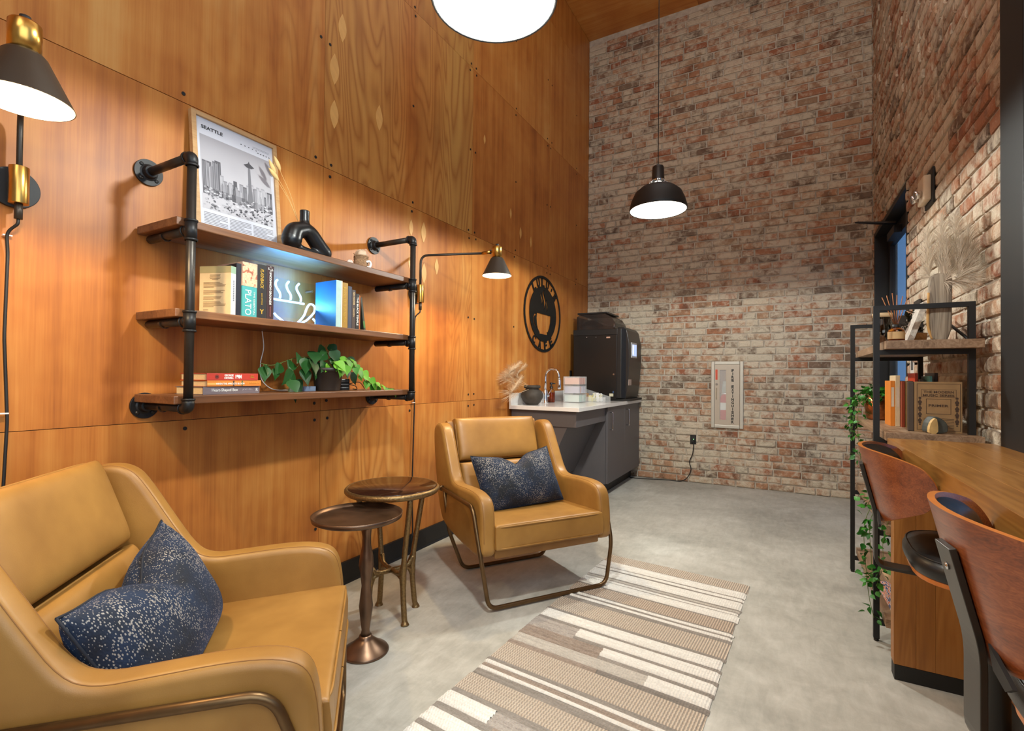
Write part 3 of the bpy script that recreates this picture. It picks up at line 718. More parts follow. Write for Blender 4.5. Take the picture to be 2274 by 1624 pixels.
g.out('printed_skyline', t, kind='stuff')
g = G(MF); cx = px0 + .200   # observation tower
g.prism([(cx - .015, pz0 + .07), (cx - .007, pz0 + .14), (cx - .0045, pz0 + .234), (cx + .0045, pz0 + .234), (cx + .007, pz0 + .14), (cx + .013, pz0 + .07)], (1, 0, 0), (0, 1, 0), (0, 0, 1), .0011, .0013, pm(104))
g.prism([(cx - .024, pz0 + .240), (cx - .010, pz0 + .232), (cx + .010, pz0 + .232), (cx + .024, pz0 + .240), (cx + .012, pz0 + .247), (cx + .004, pz0 + .252), (cx, pz0 + .262), (cx - .004, pz0 + .252), (cx - .012, pz0 + .247)], (1, 0, 0), (0, 1, 0), (0, 0, 1), .0013, .0015, pm(60))
g.out('printed_tower', t)
g = G(MF)
for k in range(260):
    x = rb.uniform(px0, px1 - .012); zz = pz0 + rb.random() ** 1.2 * .085; s_ = rb.uniform(.004, .010)
    g.prism([(x + s_ * math.cos(a) * .7 + s_, zz + s_ * .5 * math.sin(a) + s_ * .6) for a in [i * 1.047 for i in range(6)]], (1, 0, 0), (0, 1, 0), (0, 0, 1), .0008 + k * .000004, .0009 + k * .000004, pm(rb.choice((60, 84, 110, 140, 165, 190))))
g.out('printed_trees', t, kind='stuff')
bo = A0 + nn * .0012; a_ = Vector((0, 1, 0))
loc_ = lambda u_, v_: tuple(Vector((0, 1, 0)) * u_ + up * v_ + nn * .0012)
text('SEATTLE', INK, t, loc_(.082, .452), (0, 1, 0), up, w=.085, h=.014, bold=.02)
g = G(MF)
for k in range(5): g.box(.20 + k * .017, .205 + k * .017, .444, .447, 0, .0006, INK)
for k in range(5): g.box(.275 + k * .013, .281 + k * .013, .436, .439, 0, .0006, INK)
for k in range(2): g.box(.255, .33, .452 + k * .005, .4528 + k * .005, 0, .0006, pm(120))
for c_ in range(3):
    for k in range(14):
        x = .036 + c_ * .101; g.box(x, x + (.092 if k % 5 != 4 else .06), .104 - k * .0062, .1062 - k * .0062, 0, .0005, pm(112))
g.out('printed_text', t, kind='stuff')

# ------------------------------------------------------------------ ring vase, bunny-tail grass, stone ornaments
GLZ = plain((18, 19, 20), .32, 0, .05, 'black_glaze')
def ring_vase():
    t = thing('ring_vase', 'matt black sculptural vase with an open ring body', 'vase', (-1.855, 1.462, ztops[2]))
    # ring: closed path in y,z with thick variable section
    pts = [(-.075, .062), (-.050, .098), (-.012, .118), (.020, .110), (.050, .080), (.085, .045), (.098, .028), (.075, .026), (.040, .026), (.0, .026), (-.04, .026), (-.07, .034)]
    g = G()
    P = [(0, y, zz) for y, zz in [(-.082, .056), (-.070, .090), (-.045, .104), (-.018, .112), (.012, .102), (.038, .078), (.064, .052), (.088, .032)]]
    P = spline(P, 5); n = len(P); rs = [.042 - .010 * min(1, i / n * 2.2) + .004 * (i / n) for i in range(n)]
    P2 = spline([(0, -.082, .056), (0, -.070, .040), (0, -.045, .028), (0, -.01, .020), (0, .04, .020), (0, .088, .028)], 4)
    g.tube(P, rs, GLZ, 20); rs[0] = .03
    g.lathe([(0, -.042), (.022, -.036), (.036, -.02), (.042, 0), (.036, .02), (.022, .036), (0, .042)], GLZ, 20, (0, -.082, .054)); g.tube(P2, [.040 - .022 * min(1, i / 8) + (.012 * max(0, i - 14) / 7) for i in range(len(P2))], GLZ, 20)
    g.lathe([(0, -.033), (.022, -.027), (.033, -.01), (.034, 0), (.033, .01), (.022, .027), (0, .033)], GLZ, 20, P[-1])
    g.lathe([(0, .09), (.034, .098), (.026, .125), (.0205, .150), (.020, .185), (.0215, .198), (0, .199)], GLZ, 24, (0, -.018, 0))
    o = g.out('vase_body', t)
    rm = o.modifiers.new('remesh', 'REMESH'); rm.mode = 'VOXEL'; rm.voxel_size = .0035; rm.use_smooth_shade = True
    sm = o.modifiers.new('smooth', 'SMOOTH'); sm.iterations = 6; sm.factor = .6
ring_vase()
GRASS = plain((214, 178, 118), .9, 0, .15, 'dried_grass'); FLUFF = plain((216, 190, 158), .95, 0, .12, 'pampas_plume')
t = thing('dried_grass', 'three pale bunny-tail heads on thin stalks standing in the black ring vase', 'dried flower', (-1.90, 1.448, ztops[2] + .15))
heads = [(-1.93, 1.362, 2.012), (-1.925, 1.335, 1.985), (-1.92, 1.34, 1.955)]
for i, h_ in enumerate(heads):
    e = Vector(h_) - Vector((-1.90, 1.448, ztops[2] + .15)); 
    G().tube(spline([(0, 0, 0), tuple(e * .5 + Vector((0, .012, .0))), tuple(e * .92)], 5), .0008, GRASS, 5).out('stalk', t)
    dirv = (Vector((0, -.5, .86)) if i < 2 else Vector((0, -.75, .6))).normalized()
    G().lathe([(0, -.028), (.007, -.018), (.010, -.004), (.0085, .014), (.004, .028), (0, .036)], GRASS, 10, tuple(e), tuple(dirv)).out('seed_head', t)
def rock(g, c, sx, sy, sz, mat, seed, n=14):
    rb = random.Random(seed); ph = [rb.uniform(0, 6) for _ in range(6)]
    vs = []; fs = []
    for i in range(n + 1):
        for j in range(n * 2):
            th = PI * i / n; p = PI * j / n
            k = 1 + .10 * math.sin(3 * p + ph[0]) * math.sin(2 * th + ph[1]) + .07 * math.sin(5 * p + ph[2] + 2 * th)
            vs.append((c[0] + sx * k * math.sin(th) * math.cos(p), c[1] + sy * k * math.sin(th) * math.sin(p), c[2] + sz * k * math.cos(th)))
    m2 = n * 2
    for i in range(n):
        for j in range(m2): fs.append((i * m2 + j, i * m2 + (j + 1) % m2, (i + 1) * m2 + (j + 1) % m2, (i + 1) * m2 + j))
    return g.add(vs, fs, mat, True)
SHELLM = plain((190, 166, 140), .7, 0, .25, 'sea_shell_stone', 1.0); TW = plain((140, 108, 78), .9, 0, .4, 'jute_twine', 1.0, scale=160)
t = thing('shell_jar', 'small jar of shells bound with twine at the right end of the top pipe shelf', 'ornament', (-1.87, 1.79, ztops[2]))
G().lathe([(0, 0), (.030, 0), (.036, .012), (.036, .045), (.030, .062), (.030, .07)], TW, 20).out('twine_wrap', t)
g = G(); rock(g, (0, 0, .078), .030, .030, .026, SHELLM, 5); g.out('shell', t)
g = G()
for k in range(3): g.lathe([(.033 + .001 * k, -.004), (.037, 0), (.033, .004)], TW, 20, (0, 0, .055 + k * .008))
g.tube(spline([(.0, -.03, .06), (.0, -.045, .072), (.0, -.05, .078)], 4), .002, TW, 6); g.out('twine', t)
g = G(); g.tube(spline([(.036, .0, .040), (.040, .016, .046), (.041, .026, .034), (.039, .020, .018), (.036, .006, .015)], 5), [.004] * 8 + [.007] * 13 if False else .006, WHITE, 10); g.out('crescent_shell', t, label='white crescent shell tied to the front')
g = G(); rock(g, (.005, .045, .008), .012, .020, .009, SHELLM, 8); o = g.out('shell', t)
o = G(); rock(o, (0, 0, .021), .018, .020, .021, plain((206, 186, 176), .6, 0, .1), 11); o = o.out('shell', loc=(-1.88, 1.725, ztops[2])); tag(o, 'small pale pink shell left of the twine-bound jar', 'ornament')

# ------------------------------------------------------------------ leaves
def leaf_mesh(name, pts_w, mat, cup=.18, bendz=-.15):
    """leaf along +x, unit length, cupped along the midrib"""
    vs = []; fs = []; n = len(pts_w)
    for i, w_ in enumerate(pts_w):
        x = i / (n - 1); zc = bendz * x * x
        vs += [(x, -w_, zc + cup * w_), (x, 0, zc), (x, w_, zc + cup * w_)]
    for i in range(n - 1):
        a = i * 3; fs += [(a, a + 3, a + 4, a + 1), (a + 1, a + 4, a + 5, a + 2)]
    return vs, fs
def leaf_mat(name, c0, c1, rough=.35):
    m, t = newmat(name); rn = t.rnd(); i2 = t.n('NewGeometry').outputs['Random Per Island']
    k = t.math('FRACT', t.math('ADD', rn, i2)); t.col(t.ramp(t.math('ADD', t.math('MULTIPLY', k, .8), t.math('MULTIPLY', t.noise(t.obj(), 14, 2), .2)), [(0, srgb(*c0)), (1, srgb(*c1))]))
    t.rough(rough); t.b.inputs['Specular IOR Level'].default_value = .3; return m
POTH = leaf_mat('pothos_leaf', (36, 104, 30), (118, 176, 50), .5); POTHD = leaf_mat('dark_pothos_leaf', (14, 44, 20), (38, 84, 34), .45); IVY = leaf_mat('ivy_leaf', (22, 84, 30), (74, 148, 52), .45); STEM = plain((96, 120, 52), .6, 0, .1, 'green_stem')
heart = [.02, .30, .40, .40, .34, .25, .14, .05, .0]
def orient(d, roll=0, upv=(0, 0, 1)):
    x = Vector(d).normalized(); u_ = Vector(upv)
    if abs(x.dot(u_)) > .95: u_ = Vector((1, 0, 0))
    y = u_.cross(x).normalized(); zz = x.cross(y); M = Matrix((x, y, zz)).transposed(); return M.to_4x4() @ Matrix.Rotation(roll, 4, 'X')
t = thing('potted_pothos', 'trailing pothos in a black plastic pot on the bottom pipe shelf', 'plant', (-1.885, 1.605, ztops[0]))
POTM = plain((44, 38, 34), .5, 0, .05, 'pot_plastic')
G().lathe([(0, 0), (.053, 0), (.056, .004), (.068, .092), (.072, .093), (.073, .108), (.069, .108), (.066, .095), (0, .094)], POTM, 36).out('pot', t)
vs, fs = leaf_mesh('leaf', heart, None); LM = {}
for nm, mt in (('l', POTH), ('d', POTHD)):
    me = bpy.data.meshes.new('leaf'); me.from_pydata(vs, [], fs); me.materials.append(mt); me.update()
    for p in me.polygons: p.use_smooth = True
    LM[nm] = me
rb = random.Random(21); stems = G()
def vine(pts, nleaf, size, key, spread=.5, start=.15, droop=-.3):
    P = spline(pts, 8); stems.tube(P, .0016, STEM, 5)
    for k in range(nleaf):
        q = start + (1 - start) * (k + .5) / nleaf; i = min(int(q * (len(P) - 1)), len(P) - 2); p = Vector(P[i]); dv = (Vector(P[i + 1]) - p).normalized()
        side = 1 if k % 2 else -1
        out_ = Vector((.55 + rb.uniform(-.2, .5), 0, droop + rb.uniform(-.3, .5))) + dv * rb.uniform(.1, .8) + dv.cross(Vector((1, 0, 0))) * side * spread * rb.uniform(.4, 1.3)
        tip = p + out_.normalized() * size * .35
        stems.tube([tuple(p), tuple(p * .5 + tip * .5 + Vector((0, 0, .004))), tuple(tip)], .0011, STEM, 4)
        o = bpy.data.objects.new('leaf', LM[key]); COL.objects.link(o); o.parent = t
        s_ = size * rb.uniform(.8, 1.15)
        ld = out_ * .5 + Vector((rb.uniform(-.2, .3), rb.uniform(-.4, .4), -.6))
        o.matrix_local = Matrix.Translation(tip) @ orient(ld, rb.uniform(-.4, .4), (1, 0, .35)) @ Matrix.Scale(s_, 4)
vine([(.0, 0, .09), (.03, .03, .15), (.05, .09, .14), (.06, .15, .075), (.07, .22, .04), (.075, .30, .012), (.078, .37, .004)], 20, .044, 'l')
vine([(.0, 0, .09), (.0, .03, .16), (.03, .10, .15), (.04, .16, .10), (.055, .20, .05), (.05, .24, .03)], 16, .046, 'l')
vine([(.0, 0, .09), (.03, -.01, .13), (.06, .0, .14)], 4, .066, 'l', .9)
vine([(.0, 0, .09), (.03, .03, .13), (.06, .04, .13)], 4, .064, 'l', .9)
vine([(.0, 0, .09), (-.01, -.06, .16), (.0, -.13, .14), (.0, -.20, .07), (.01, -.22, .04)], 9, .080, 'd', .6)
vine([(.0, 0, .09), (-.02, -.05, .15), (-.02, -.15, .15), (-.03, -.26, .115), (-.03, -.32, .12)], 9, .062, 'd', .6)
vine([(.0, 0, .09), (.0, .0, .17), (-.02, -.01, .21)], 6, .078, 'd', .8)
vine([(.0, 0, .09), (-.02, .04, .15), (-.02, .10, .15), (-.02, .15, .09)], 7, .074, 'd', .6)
stems.out('vine_stem', t)

# ------------------------------------------------------------------ round cafe sign
t = thing('cafe_sign', 'round black cut-metal sign with a steaming cup and letters on the plywood wall', 'sign', (WX + .006, 4.266, 1.699))
SM = plain((24, 24, 22), .5, .3, .03, 'cut_steel_sign'); RY, RZ = .405, .364
def ell(ry, rz, n=56, a0=0, a1=2 * PI): return [(ry * math.cos(a0 + (a1 - a0) * i / n), rz * math.sin(a0 + (a1 - a0) * i / n)) for i in range(n)]
def ringmesh(g, A_, B_, d0, d1, mat):
    n = len(A_); vs = [(d0, y, z) for y, z in A_] + [(d0, y, z) for y, z in B_] + [(d1, y, z) for y, z in A_] + [(d1, y, z) for y, z in B_]; fs = []
    for i in range(n):
        j = (i + 1) % n; fs += [(2 * n + i, 3 * n + i, 3 * n + j, 2 * n + j), (i, j, n + j, n + i), (i, 2 * n + i, 2 * n + j, j), (n + i, n + j, 3 * n + j, 3 * n + i)]
    g.add(vs, fs, mat)
g = G(); ringmesh(g, ell(RY, RZ), ell(RY - .026, RZ - .025), 0, .004, SM); g.out('outer_ring', t)
def bez_curve_mesh(outer, holes, th, mat, name):
    cu = bpy.data.curves.new('c', 'CURVE'); cu.dimensions = '2D'; cu.fill_mode = 'BOTH'; cu.extrude = th / 2
    for loop in [outer] + holes:
        s_ = cu.splines.new('POLY'); s_.points.add(len(loop) - 1)
        for i, (p, q) in enumerate(loop): s_.points[i].co = (p, q, 0, 1)
        s_.use_cyclic_u = True
    ob = bpy.data.objects.new('c', cu); COL.objects.link(ob); dg = bpy.context.evaluated_depsgraph_get(); me = bpy.data.meshes.new_from_object(ob.evaluated_get(dg))
    bpy.data.objects.remove(ob); me.materials.clear(); me.materials.append(mat)
    M = Matrix(((0, 0, 1, .002), (1, 0, 0, 0), (0, 1, 0, 0), (0, 0, 0, 1))); me.transform(M); return me
OC = (4.266, 1.699); rel = lambda L_: [(y - OC[0], z - OC[1]) for y, z in L_]
cup = rel([(4.119, 1.70), (4.432, 1.698), (4.424, 1.633), (4.402, 1.579), (4.366, 1.530), (4.354, 1.520), (4.354, 1.505), (4.180, 1.507), (4.180, 1.520), (4.142, 1.552), (4.121, 1.593), (4.113, 1.651)])
hd0 = rel([(4.104, 1.690), (4.070, 1.684), (4.046, 1.65), (4.048, 1.605), (4.075, 1.574), (4.112, 1.556)]); hd1 = rel([(4.112, 1.566), (4.085, 1.585), (4.066, 1.61), (4.064, 1.648), (4.080, 1.668), (4.104, 1.672)])
def wisp(L_, w_=.007):
    P = spline([(y - OC[0], z - OC[1], 0) for y, z in L_], 4); n = len(P); a = []; b_ = []
    for i, p in enumerate(P):
        k = 1.7 * w_ * math.sin(PI * (i + .6) / (n + .2)); a.append((p[0] - k, p[1])); b_.append((p[0] + k, p[1]))
    return a + b_[::-1]
holes = [cup, hd0 + hd1, wisp([(4.211, 1.899), (4.204, 1.876), (4.225, 1.849), (4.234, 1.82), (4.223, 1.783)], .008), wisp([(4.272, 1.932), (4.256, 1.894), (4.276, 1.851), (4.289, 1.802), (4.270, 1.737)], .010), wisp([(4.330, 1.845), (4.322, 1.812), (4.347, 1.784), (4.339, 1.730)], .008)]
me = bez_curve_mesh(ell(.293, .262), holes, .004, SM, 'disc'); o = bpy.data.objects.new('cup_disc', me); COL.objects.link(o); o.parent = t
def arc_letters(word, a_mid, da, top):
    n = len(word)
    for i, ch in enumerate(word):
        a = a_mid - (i - (n - 1) / 2) * da if top else a_mid + (i - (n - 1) / 2) * da
        k = .338 / .40
        y, zz = .338 * math.cos(a), .302 * math.sin(a)
        rad = Vector((0, math.cos(a), math.sin(a))); b_ = rad if top else -rad; a_ = Vector((0, math.sin(a), -math.cos(a))) if top else Vector((0, -math.sin(a), math.cos(a)))
        hh = .086
        text(ch, SM, t, (.002, y, zz), a_, b_, w=.062 if ch != "'" else .018, h=hh if ch != "'" else hh * .4, name='cut_letter', depth=.002, bold=.035)
arc_letters("LULU'S", math.radians(84), math.radians(17.5), True); arc_letters('CAFE', math.radians(268), math.radians(22), False)

# ------------------------------------------------------------------ counter
CZT, CXF, CY0 = .860, -1.400, 3.59
cc = thing('countertop', 'white quartz countertop with a low backsplash', 'countertop', (WX + .018, CY0, 0))
G().box(0, CXF - WX - .018, 0, BY - CY0 - .018, CZT - .032, CZT, QUARTZ).out('slab', cc, bev=.002)
G().box(0, .018, 0, BY - CY0 - .018, CZT, CZT + .10, QUARTZ).out('backsplash', cc, bev=.0015)
cb = thing('base_cabinet', 'charcoal sink cabinet with knee space and two doors under the white counter', 'cabinet', (WX + .018, CY0, 0))
XF = CXF - WX - .018 - .02; zt = CZT - .033; ye = BY - CY0 - .032
G().box(0, XF - .02, .045, .77, .70, zt, GREY).out('apron', cb, bev=.001)
G().prism([(0, .70), (XF - .10, .70), (.28, .22), (0, .22)], (1, 0, 0), (0, 0, 1), (0, 1, 0), .06, .77, GREY).out('knee_panel', cb, bev=.001, label='sloping charcoal panel under the sink')
G().box(0, XF - .022, .77, ye, .12, zt, GREY).out('carcass', cb, bev=.001)
G().box(0, XF - .09, .80, ye, 0, .12, BLK).out('toe_kick', cb)
for (y0, y1, hy) in ((.772, 1.305, .83), (1.309, ye, 1.37)):
    o = G().box(XF - .02, XF, y0, y1, .125, zt - .003, GREY).out('door', cb, bev=.001)
    G().tube(fillet([(XF, hy, zt - .05), (XF + .028, hy, zt - .05), (XF + .028, hy, zt - .21), (XF, hy, zt - .21)], .004, 3), .005, CHROME, 8).out('handle', o)
# sink + faucet
t = thing('faucet', 'chrome gooseneck faucet behind the black vase', 'faucet', (-1.905, 4.05, CZT))
G().lathe([(0, 0), (.026, 0), (.026, .006), (.020, .010), (.018, .05), (.018, .12), (.014, .126), (0, .127)], CHROME, 24).out('base', t)
P = [(0, 0, .12), (0, 0, .20)] + [(.066 - .066 * math.cos(a), 0, .245 + .066 * math.sin(a)) for a in [PI * k / 12 for k in range(13)]] + [(.136, 0, .21)]
G().tube(P, .0105, CHROME, 14).out('spout', t)
G().lathe([(.012, 0), (.015, -.01), (.016, -.07), (.012, -.085), (0, -.085)], CHROME, 16, (.136, 0, .215), (0, 0, 1)).out('spray_head', t)
G().lathe([(.012, 0), (.017, .01), (.017, .03), (0, .035)], CHROME, 16, (0, .012, .07), (.3, .95, 0)).tube([(.006, .045, .075), (.03, .075, .13)], .004, CHROME, 8).out('lever', t)
o = G().box(-1.80, -1.50, 3.78, 4.34, CZT + .0005, CZT + .003, CHROME); o = G()
ringmesh(o, [(-1.50 + 1.65, -.28), (-.15, -.28), (-.15, .28), (.15, .28)], [(.14, -.27), (-.14, -.27), (-.14, .27), (.14, .27)], 0, .002, CHROME)
# soap bottle
AMB = glass_mat('amber_glass', (206, 130, 44), .02, 1.4)
t = thing('soap_bottle', 'amber glass pump bottle beside the faucet', 'bottle', (-1.93, 4.235, CZT))
G().lathe([(0, 0), (.032, 0), (.034, .004), (.034, .095), (.030, .112), (.016, .122), (.013, .126), (.013, .134)], AMB, 28).out('bottle', t)
G().lathe([(0, .004), (.031, .004), (.031, .09), (0, .09)], plain((168, 92, 20), .3), 24).out('soap', t)
G().lathe([(.016, .130), (.016, .148), (.008, .150), (.006, .168), (.015, .170), (.016, .182), (.010, .186), (0, .187)], BLKP, 20).tube([(0, 0, .178), (.04, 0, .176)], .005, BLKP, 8).out('pump', t)
# black vase with pampas
t = thing('pampas_vase', 'squat dark charcoal vase at the near end of the counter', 'vase', (-1.90, 3.775, CZT))
g = G().lathe([(0, 0), (.048, 0), (.072, .022), (.094, .062), (.096, .088), (.082, .116), (.058, .130), (.056, .138), (.070, .142), (.072, .160), (.066, .166), (.050, .166), (.046, .14), (0, .13)], plain((56, 50, 44), .7, 0, .25, 'rough_black_clay', .8, scale=26), 40).out('vase_body', t)
def plume(g, base, tip, lean, n, L_, w_, seed, mat):
    rb = random.Random(seed); base = Vector(base); tip = Vector(tip)
    mid = (base + tip) / 2 + Vector(lean) * .3
    P = [Vector(p) for p in spline([tuple(base), tuple(mid), tuple(tip)], 12)]
    g.tube([tuple(p) for p in P], .0014, mat, 5)
    k0 = int(len(P) * .3)
    for i in range(n):
        q = rb.random() ** .8; j = k0 + int(q * (len(P) - 1 - k0)); p = P[j]; dv = (P[min(j + 1, len(P) - 1)] - P[j - 1]).normalized()
        a = rb.uniform(0, 2 * PI); sd = dv.orthogonal().normalized(); o_ = Matrix.Rotation(a, 3, dv) @ sd
        ln = L_ * (.45 + .8 * math.sin(PI * min(1, .15 + q * .8))) * rb.uniform(.6, 1.1)
        c1 = p + dv * ln * .5 + o_ * ln * .30; c2 = p + dv * ln * .85 + o_ * ln * .6 + Vector((lean[0], lean[1], -.35)) * ln * .45
        wv = dv.cross(o_) * w_
        g.add([tuple(p - wv * .3), tuple(p + wv * .3), tuple(c1 + wv), tuple(c1 - wv), tuple(c2)], [(0, 1, 2, 3), (3, 2, 4)], mat)
o = thing('pampas_grass', 'fluffy pale pampas plumes leaning from the squat vase on the counter', 'dried grass', (-1.90, 3.775, CZT + .14))
g = G()
plume(g, (0, 0, 0), (-.06, -.10, .22), (-.1, -.8, 0), 700, .075, .0006, 1, FLUFF)
plume(g, (0, 0, 0), (-.09, -.16, .15), (-.1, -.8, 0), 700, .075, .0006, 2, FLUFF)
plume(g, (0, 0, 0), (-.03, -.13, .10), (.0, -.9, -.3), 650, .080, .0006, 3, FLUFF)
plume(g, (0, 0, 0), (-.06, -.02, .20), (-.2, -.3, 0), 450, .07, .0006, 4, FLUFF)
g.out('plume', o, kind='stuff')
# acrylic organisers
CLR = plain((236, 240, 242), .08, 0, .0, 'clear_acrylic'); CLR.node_tree.nodes['Principled BSDF'].inputs['Alpha'].default_value = .22
t = thing('acrylic_organiser', 'three-tier clear acrylic box holding tea sachets', 'organiser', (-1.835, 4.30, CZT), 0)
TEA = [plain((226, 150, 118), .6), plain((206, 196, 206), .6), plain((120, 176, 150), .6)]
g = G(); bw, bl = .16, .19
for k in range(3):
    z0 = .002 + k * .082
    g.box(0, bw, 0, .003, z0, z0 + .078, CLR).box(0, bw, bl - .003, bl, z0, z0 + .078, CLR).box(0, .003, .003, bl - .003, z0, z0 + .078, CLR).box(bw - .003, bw, .003, bl - .003, z0, z0 + .078, CLR).box(.003, bw - .003, .003, bl - .003, z0, z0 + .003, CLR)
g.out('acrylic_box', t)
rb = random.Random(5)
for k in range(3):
    for q in range(9):
        y = .012 + q * .019; z0 = .007 + k * .082
        cm = plain(rb.choice([(226, 150, 118), (232, 176, 150), (214, 120, 96)]) if k == 2 else rb.choice([(214, 206, 220), (196, 190, 210), (226, 150, 118)]) if k == 1 else rb.choice([(120, 180, 150), (160, 206, 184), (214, 226, 220)]), .6, 0, .04)
        G().box(.008, bw - .008, y, y + .012, z0, z0 + .062, cm).out('tea_sachet', t)
t = thing('condiment_tray', 'clear acrylic tray of sugar packets and stirrers in front of the coffee machine', 'tray', (-1.80, 4.53, CZT), 0)
G().box(0, .30, 0, .003, 0, .05, CLR).box(0, .003, .003, .15, 0, .11, CLR).box(.003, .30, .003, .15, 0, .003, CLR).prism([(0, 0), (.30, 0), (.30, .05), (.02, .13), (0, .13)], (1, 0, 0), (0, 0, 1), (0, 1, 0), .150, .153, CLR).out('acrylic_tray', t)
for q, (x0, cols, hh) in enumerate([(.01, [(168, 128, 92), (190, 150, 110), (140, 96, 66)], .075), (.10, [(222, 206, 130), (230, 220, 170), (206, 190, 90)], .055), (.16, [(226, 226, 226), (206, 214, 220)], .075)]):
    for k in range(10):
        c_ = plain(rb.choice(cols), .6, 0, .04); x = x0 + rb.uniform(0, .06); y = .015 + k * .012; a = rb.uniform(-.35, .35)
        M = Matrix.Translation((x, y, .006)) @ Matrix.Rotation(a, 4, 'Y') @ Matrix.Rotation(rb.uniform(-.2, .2), 4, 'Z')
        G(M).box(0, .028, 0, .004, 0, hh * rb.uniform(.7, 1.1), c_).out('packet', t)
for k in range(6):
    M = Matrix.Translation((.14 + k * .012, .02, .006)) @ Matrix.Rotation(rb.uniform(.3, .9), 4, 'Y')
    G(M).box(0, .004, 0, .002, 0, .09, plain((206, 200, 96), .6)).out('stirrer', t)
o = G().box(WX + .001, WX + .01, 4.94, 4.99, 1.05, 1.17, BLK).out('wall_outlet', bev=.002); tag(o, 'black wall outlet on the plywood behind the coffee machine', 'outlet')
# coffee machine
t = thing('coffee_machine', 'tall black bean-to-cup coffee machine in the corner of the counter', 'coffee machine', (-1.97, 4.88, CZT))
BM = plain((22, 20, 19), .32, 0, .04, 'black_machine_panel')
G().box(.02, .60, .03, .50, .0, .022, BLK).out('base_plate', t, bev=.003)
G().box(0, .47, 0, .50, .022, .675, BM).box(-.002, .475, -.002, .50, .675, .735, BLKP).out('cabinet_body', t, bev=.003)
G().prism([(.47, .022), (.55, .022), (.572, .16), (.590, .40), (.585, .60), (.560, .72), (.53, .755), (.47, .755)], (1, 0, 0), (0, 0, 1), (0, 1, 0), .035, .50, BLKP).prism([(.47, 0), (.47, .036), (.555, .036), (.515, .0)], (1, 0, 0), (0, 1, 0), (0, 0, 1), .03, .735, BLKP).out('front_door', t, bev=.004)
HOP = plain((52, 42, 38), .08, 0, .0, 'smoked_hopper'); HOP.node_tree.nodes['Principled BSDF'].inputs['Alpha'].default_value = .55
HP = [(.02, .735), (.44, .735), (.44, .80), (.40, .86), (.33, .90), (.05, .90), (.02, .87)]
G().prism(HP, (1, 0, 0), (0, 0, 1), (0, 1, 0), .04, .045, HOP).prism(HP, (1, 0, 0), (0, 0, 1), (0, 1, 0), .42, .425, HOP).prism([(.40, .86), (.44, .80), (.44, .735), (.436, .735), (.436, .80), (.397, .857)], (1, 0, 0), (0, 0, 1), (0, 1, 0), .045, .42, HOP).box(.02, .024, .045, .42, .735, .88, HOP).out('bean_hopper', t)
G().box(.03, .36, .03, .43, .90, .918, BLKP).out('hopper_lid', t, bev=.004)
g = G(); vsb = []
rb = random.Random(3)
for i in range(9):
    for j in range(9): vsb.append((.05 + i * .046, .06 + j * .042, .79 + .05 * math.sin(i * .6) * (.6 + .4 * math.cos(j)) + rb.uniform(-.006, .006)))
fsb = [(i * 9 + j, (i + 1) * 9 + j, (i + 1) * 9 + j + 1, i * 9 + j + 1) for i in range(8) for j in range(8)]
g.add(vsb, fsb, plain((64, 42, 30), .5, 0, .5, 'coffee_beans', 1.0, scale=140), True); g.box(.05, .418, .06, .396, .736, .77, plain((64, 42, 30), .5, 0, .5)); g.out('coffee_beans', t, kind='stuff')
G().box(.583, .596, .10, .30, .44, .60, plain((176, 176, 178), .4)).out('display_frame', t, bev=.006)
SCR = glow('display_glow', (120, 160, 220), .9)
o = G().box(.596, .5965, .12, .28, .46, .58, SCR).box(.5965, .597, .13, .17, .475, .57, glow('display_tile', (226, 232, 240), 1)).out('screen', t)
G().box(.36, .40, -.0025, -.0005, .640, .656, plain((190, 150, 130), .5)).out('warning_label', t); G().box(.395, .437, -.0025, -.0005, .045, .075, plain((206, 204, 180), .6)).out('rating_label', t); G().box(.43, .442, -.003, -.0005, .08, .10, plain((50, 80, 120), .6)).out('blue_sticker', t)
g = G()
for x, zz in ((.15, .655), (.25, .655)): g.disc((x, -.001, zz), (0, -1, 0), .004, .003, CHROME, 10)
g.disc((.470 - .03, -.001, .27), (0, -1, 0), .009, .006, CHROME, 12); g.out('lock', t)
G().box(.574, .580, .055, .15, .16, .22, plain((170, 150, 140), .5)).out('brand_plate', t)
G().tube([(.43, .03, .74), (.43, .03, .79)], .003, CHROME, 6).out('hopper_latch', t)

# ------------------------------------------------------------------ extinguisher cabinet & outlet on back wall
t = thing('extinguisher_cabinet', 'pale metal fire extinguisher cabinet recessed in the brick wall', 'cabinet', (-.678, BY, .590)); W_, H_ = .304, .684
FR = plain((196, 190, 178), .4, .2, .02, 'cream_metal'); DM = plain((186, 172, 156), .45, .1, .02, 'beige_metal'); DM2 = plain((206, 198, 184), .45, .1, .02)
yf = -.030; f_ = .034
g = G()
for (x0, x1, z0, z1) in ((0, f_, 0, H_), (W_ - f_, W_, 0, H_), (f_, W_ - f_, 0, f_), (f_, W_ - f_, H_ - f_, H_)): g.box(x0, x1, yf, 0, z0, z1, FR)
g.out('frame', t, bev=.006)
wx0, wx1, wz0, wz1 = .083, .143, .085, .595
d_ = G()
for (x0, x1, z0, z1) in ((f_, wx0, f_, H_ - f_), (wx1, W_ - f_, f_, H_ - f_), (wx0, wx1, f_, wz0), (wx0, wx1, wz1, H_ - f_)): d_.box(x0 + (0.002 if x0 == f_ else 0), x1 - (.002 if x1 > .2 else 0), -.026, -.016, z0, z1, DM)
d_ = d_.out('door', t)
G().box(wx0, wx1, -.022, -.020, wz0, wz1, CLR).out('pane', d_)
G().box(f_ + .008, f_ + .028, -.0275, -.0255, H_ - .19, H_ - .085, plain((206, 74, 44), .5)).out('red_sticker', d_)
G().disc((f_ + .02, -.026, H_ - .235), (0, -1, 0), .011, .008, CHROME, 18).out('lock', d_)
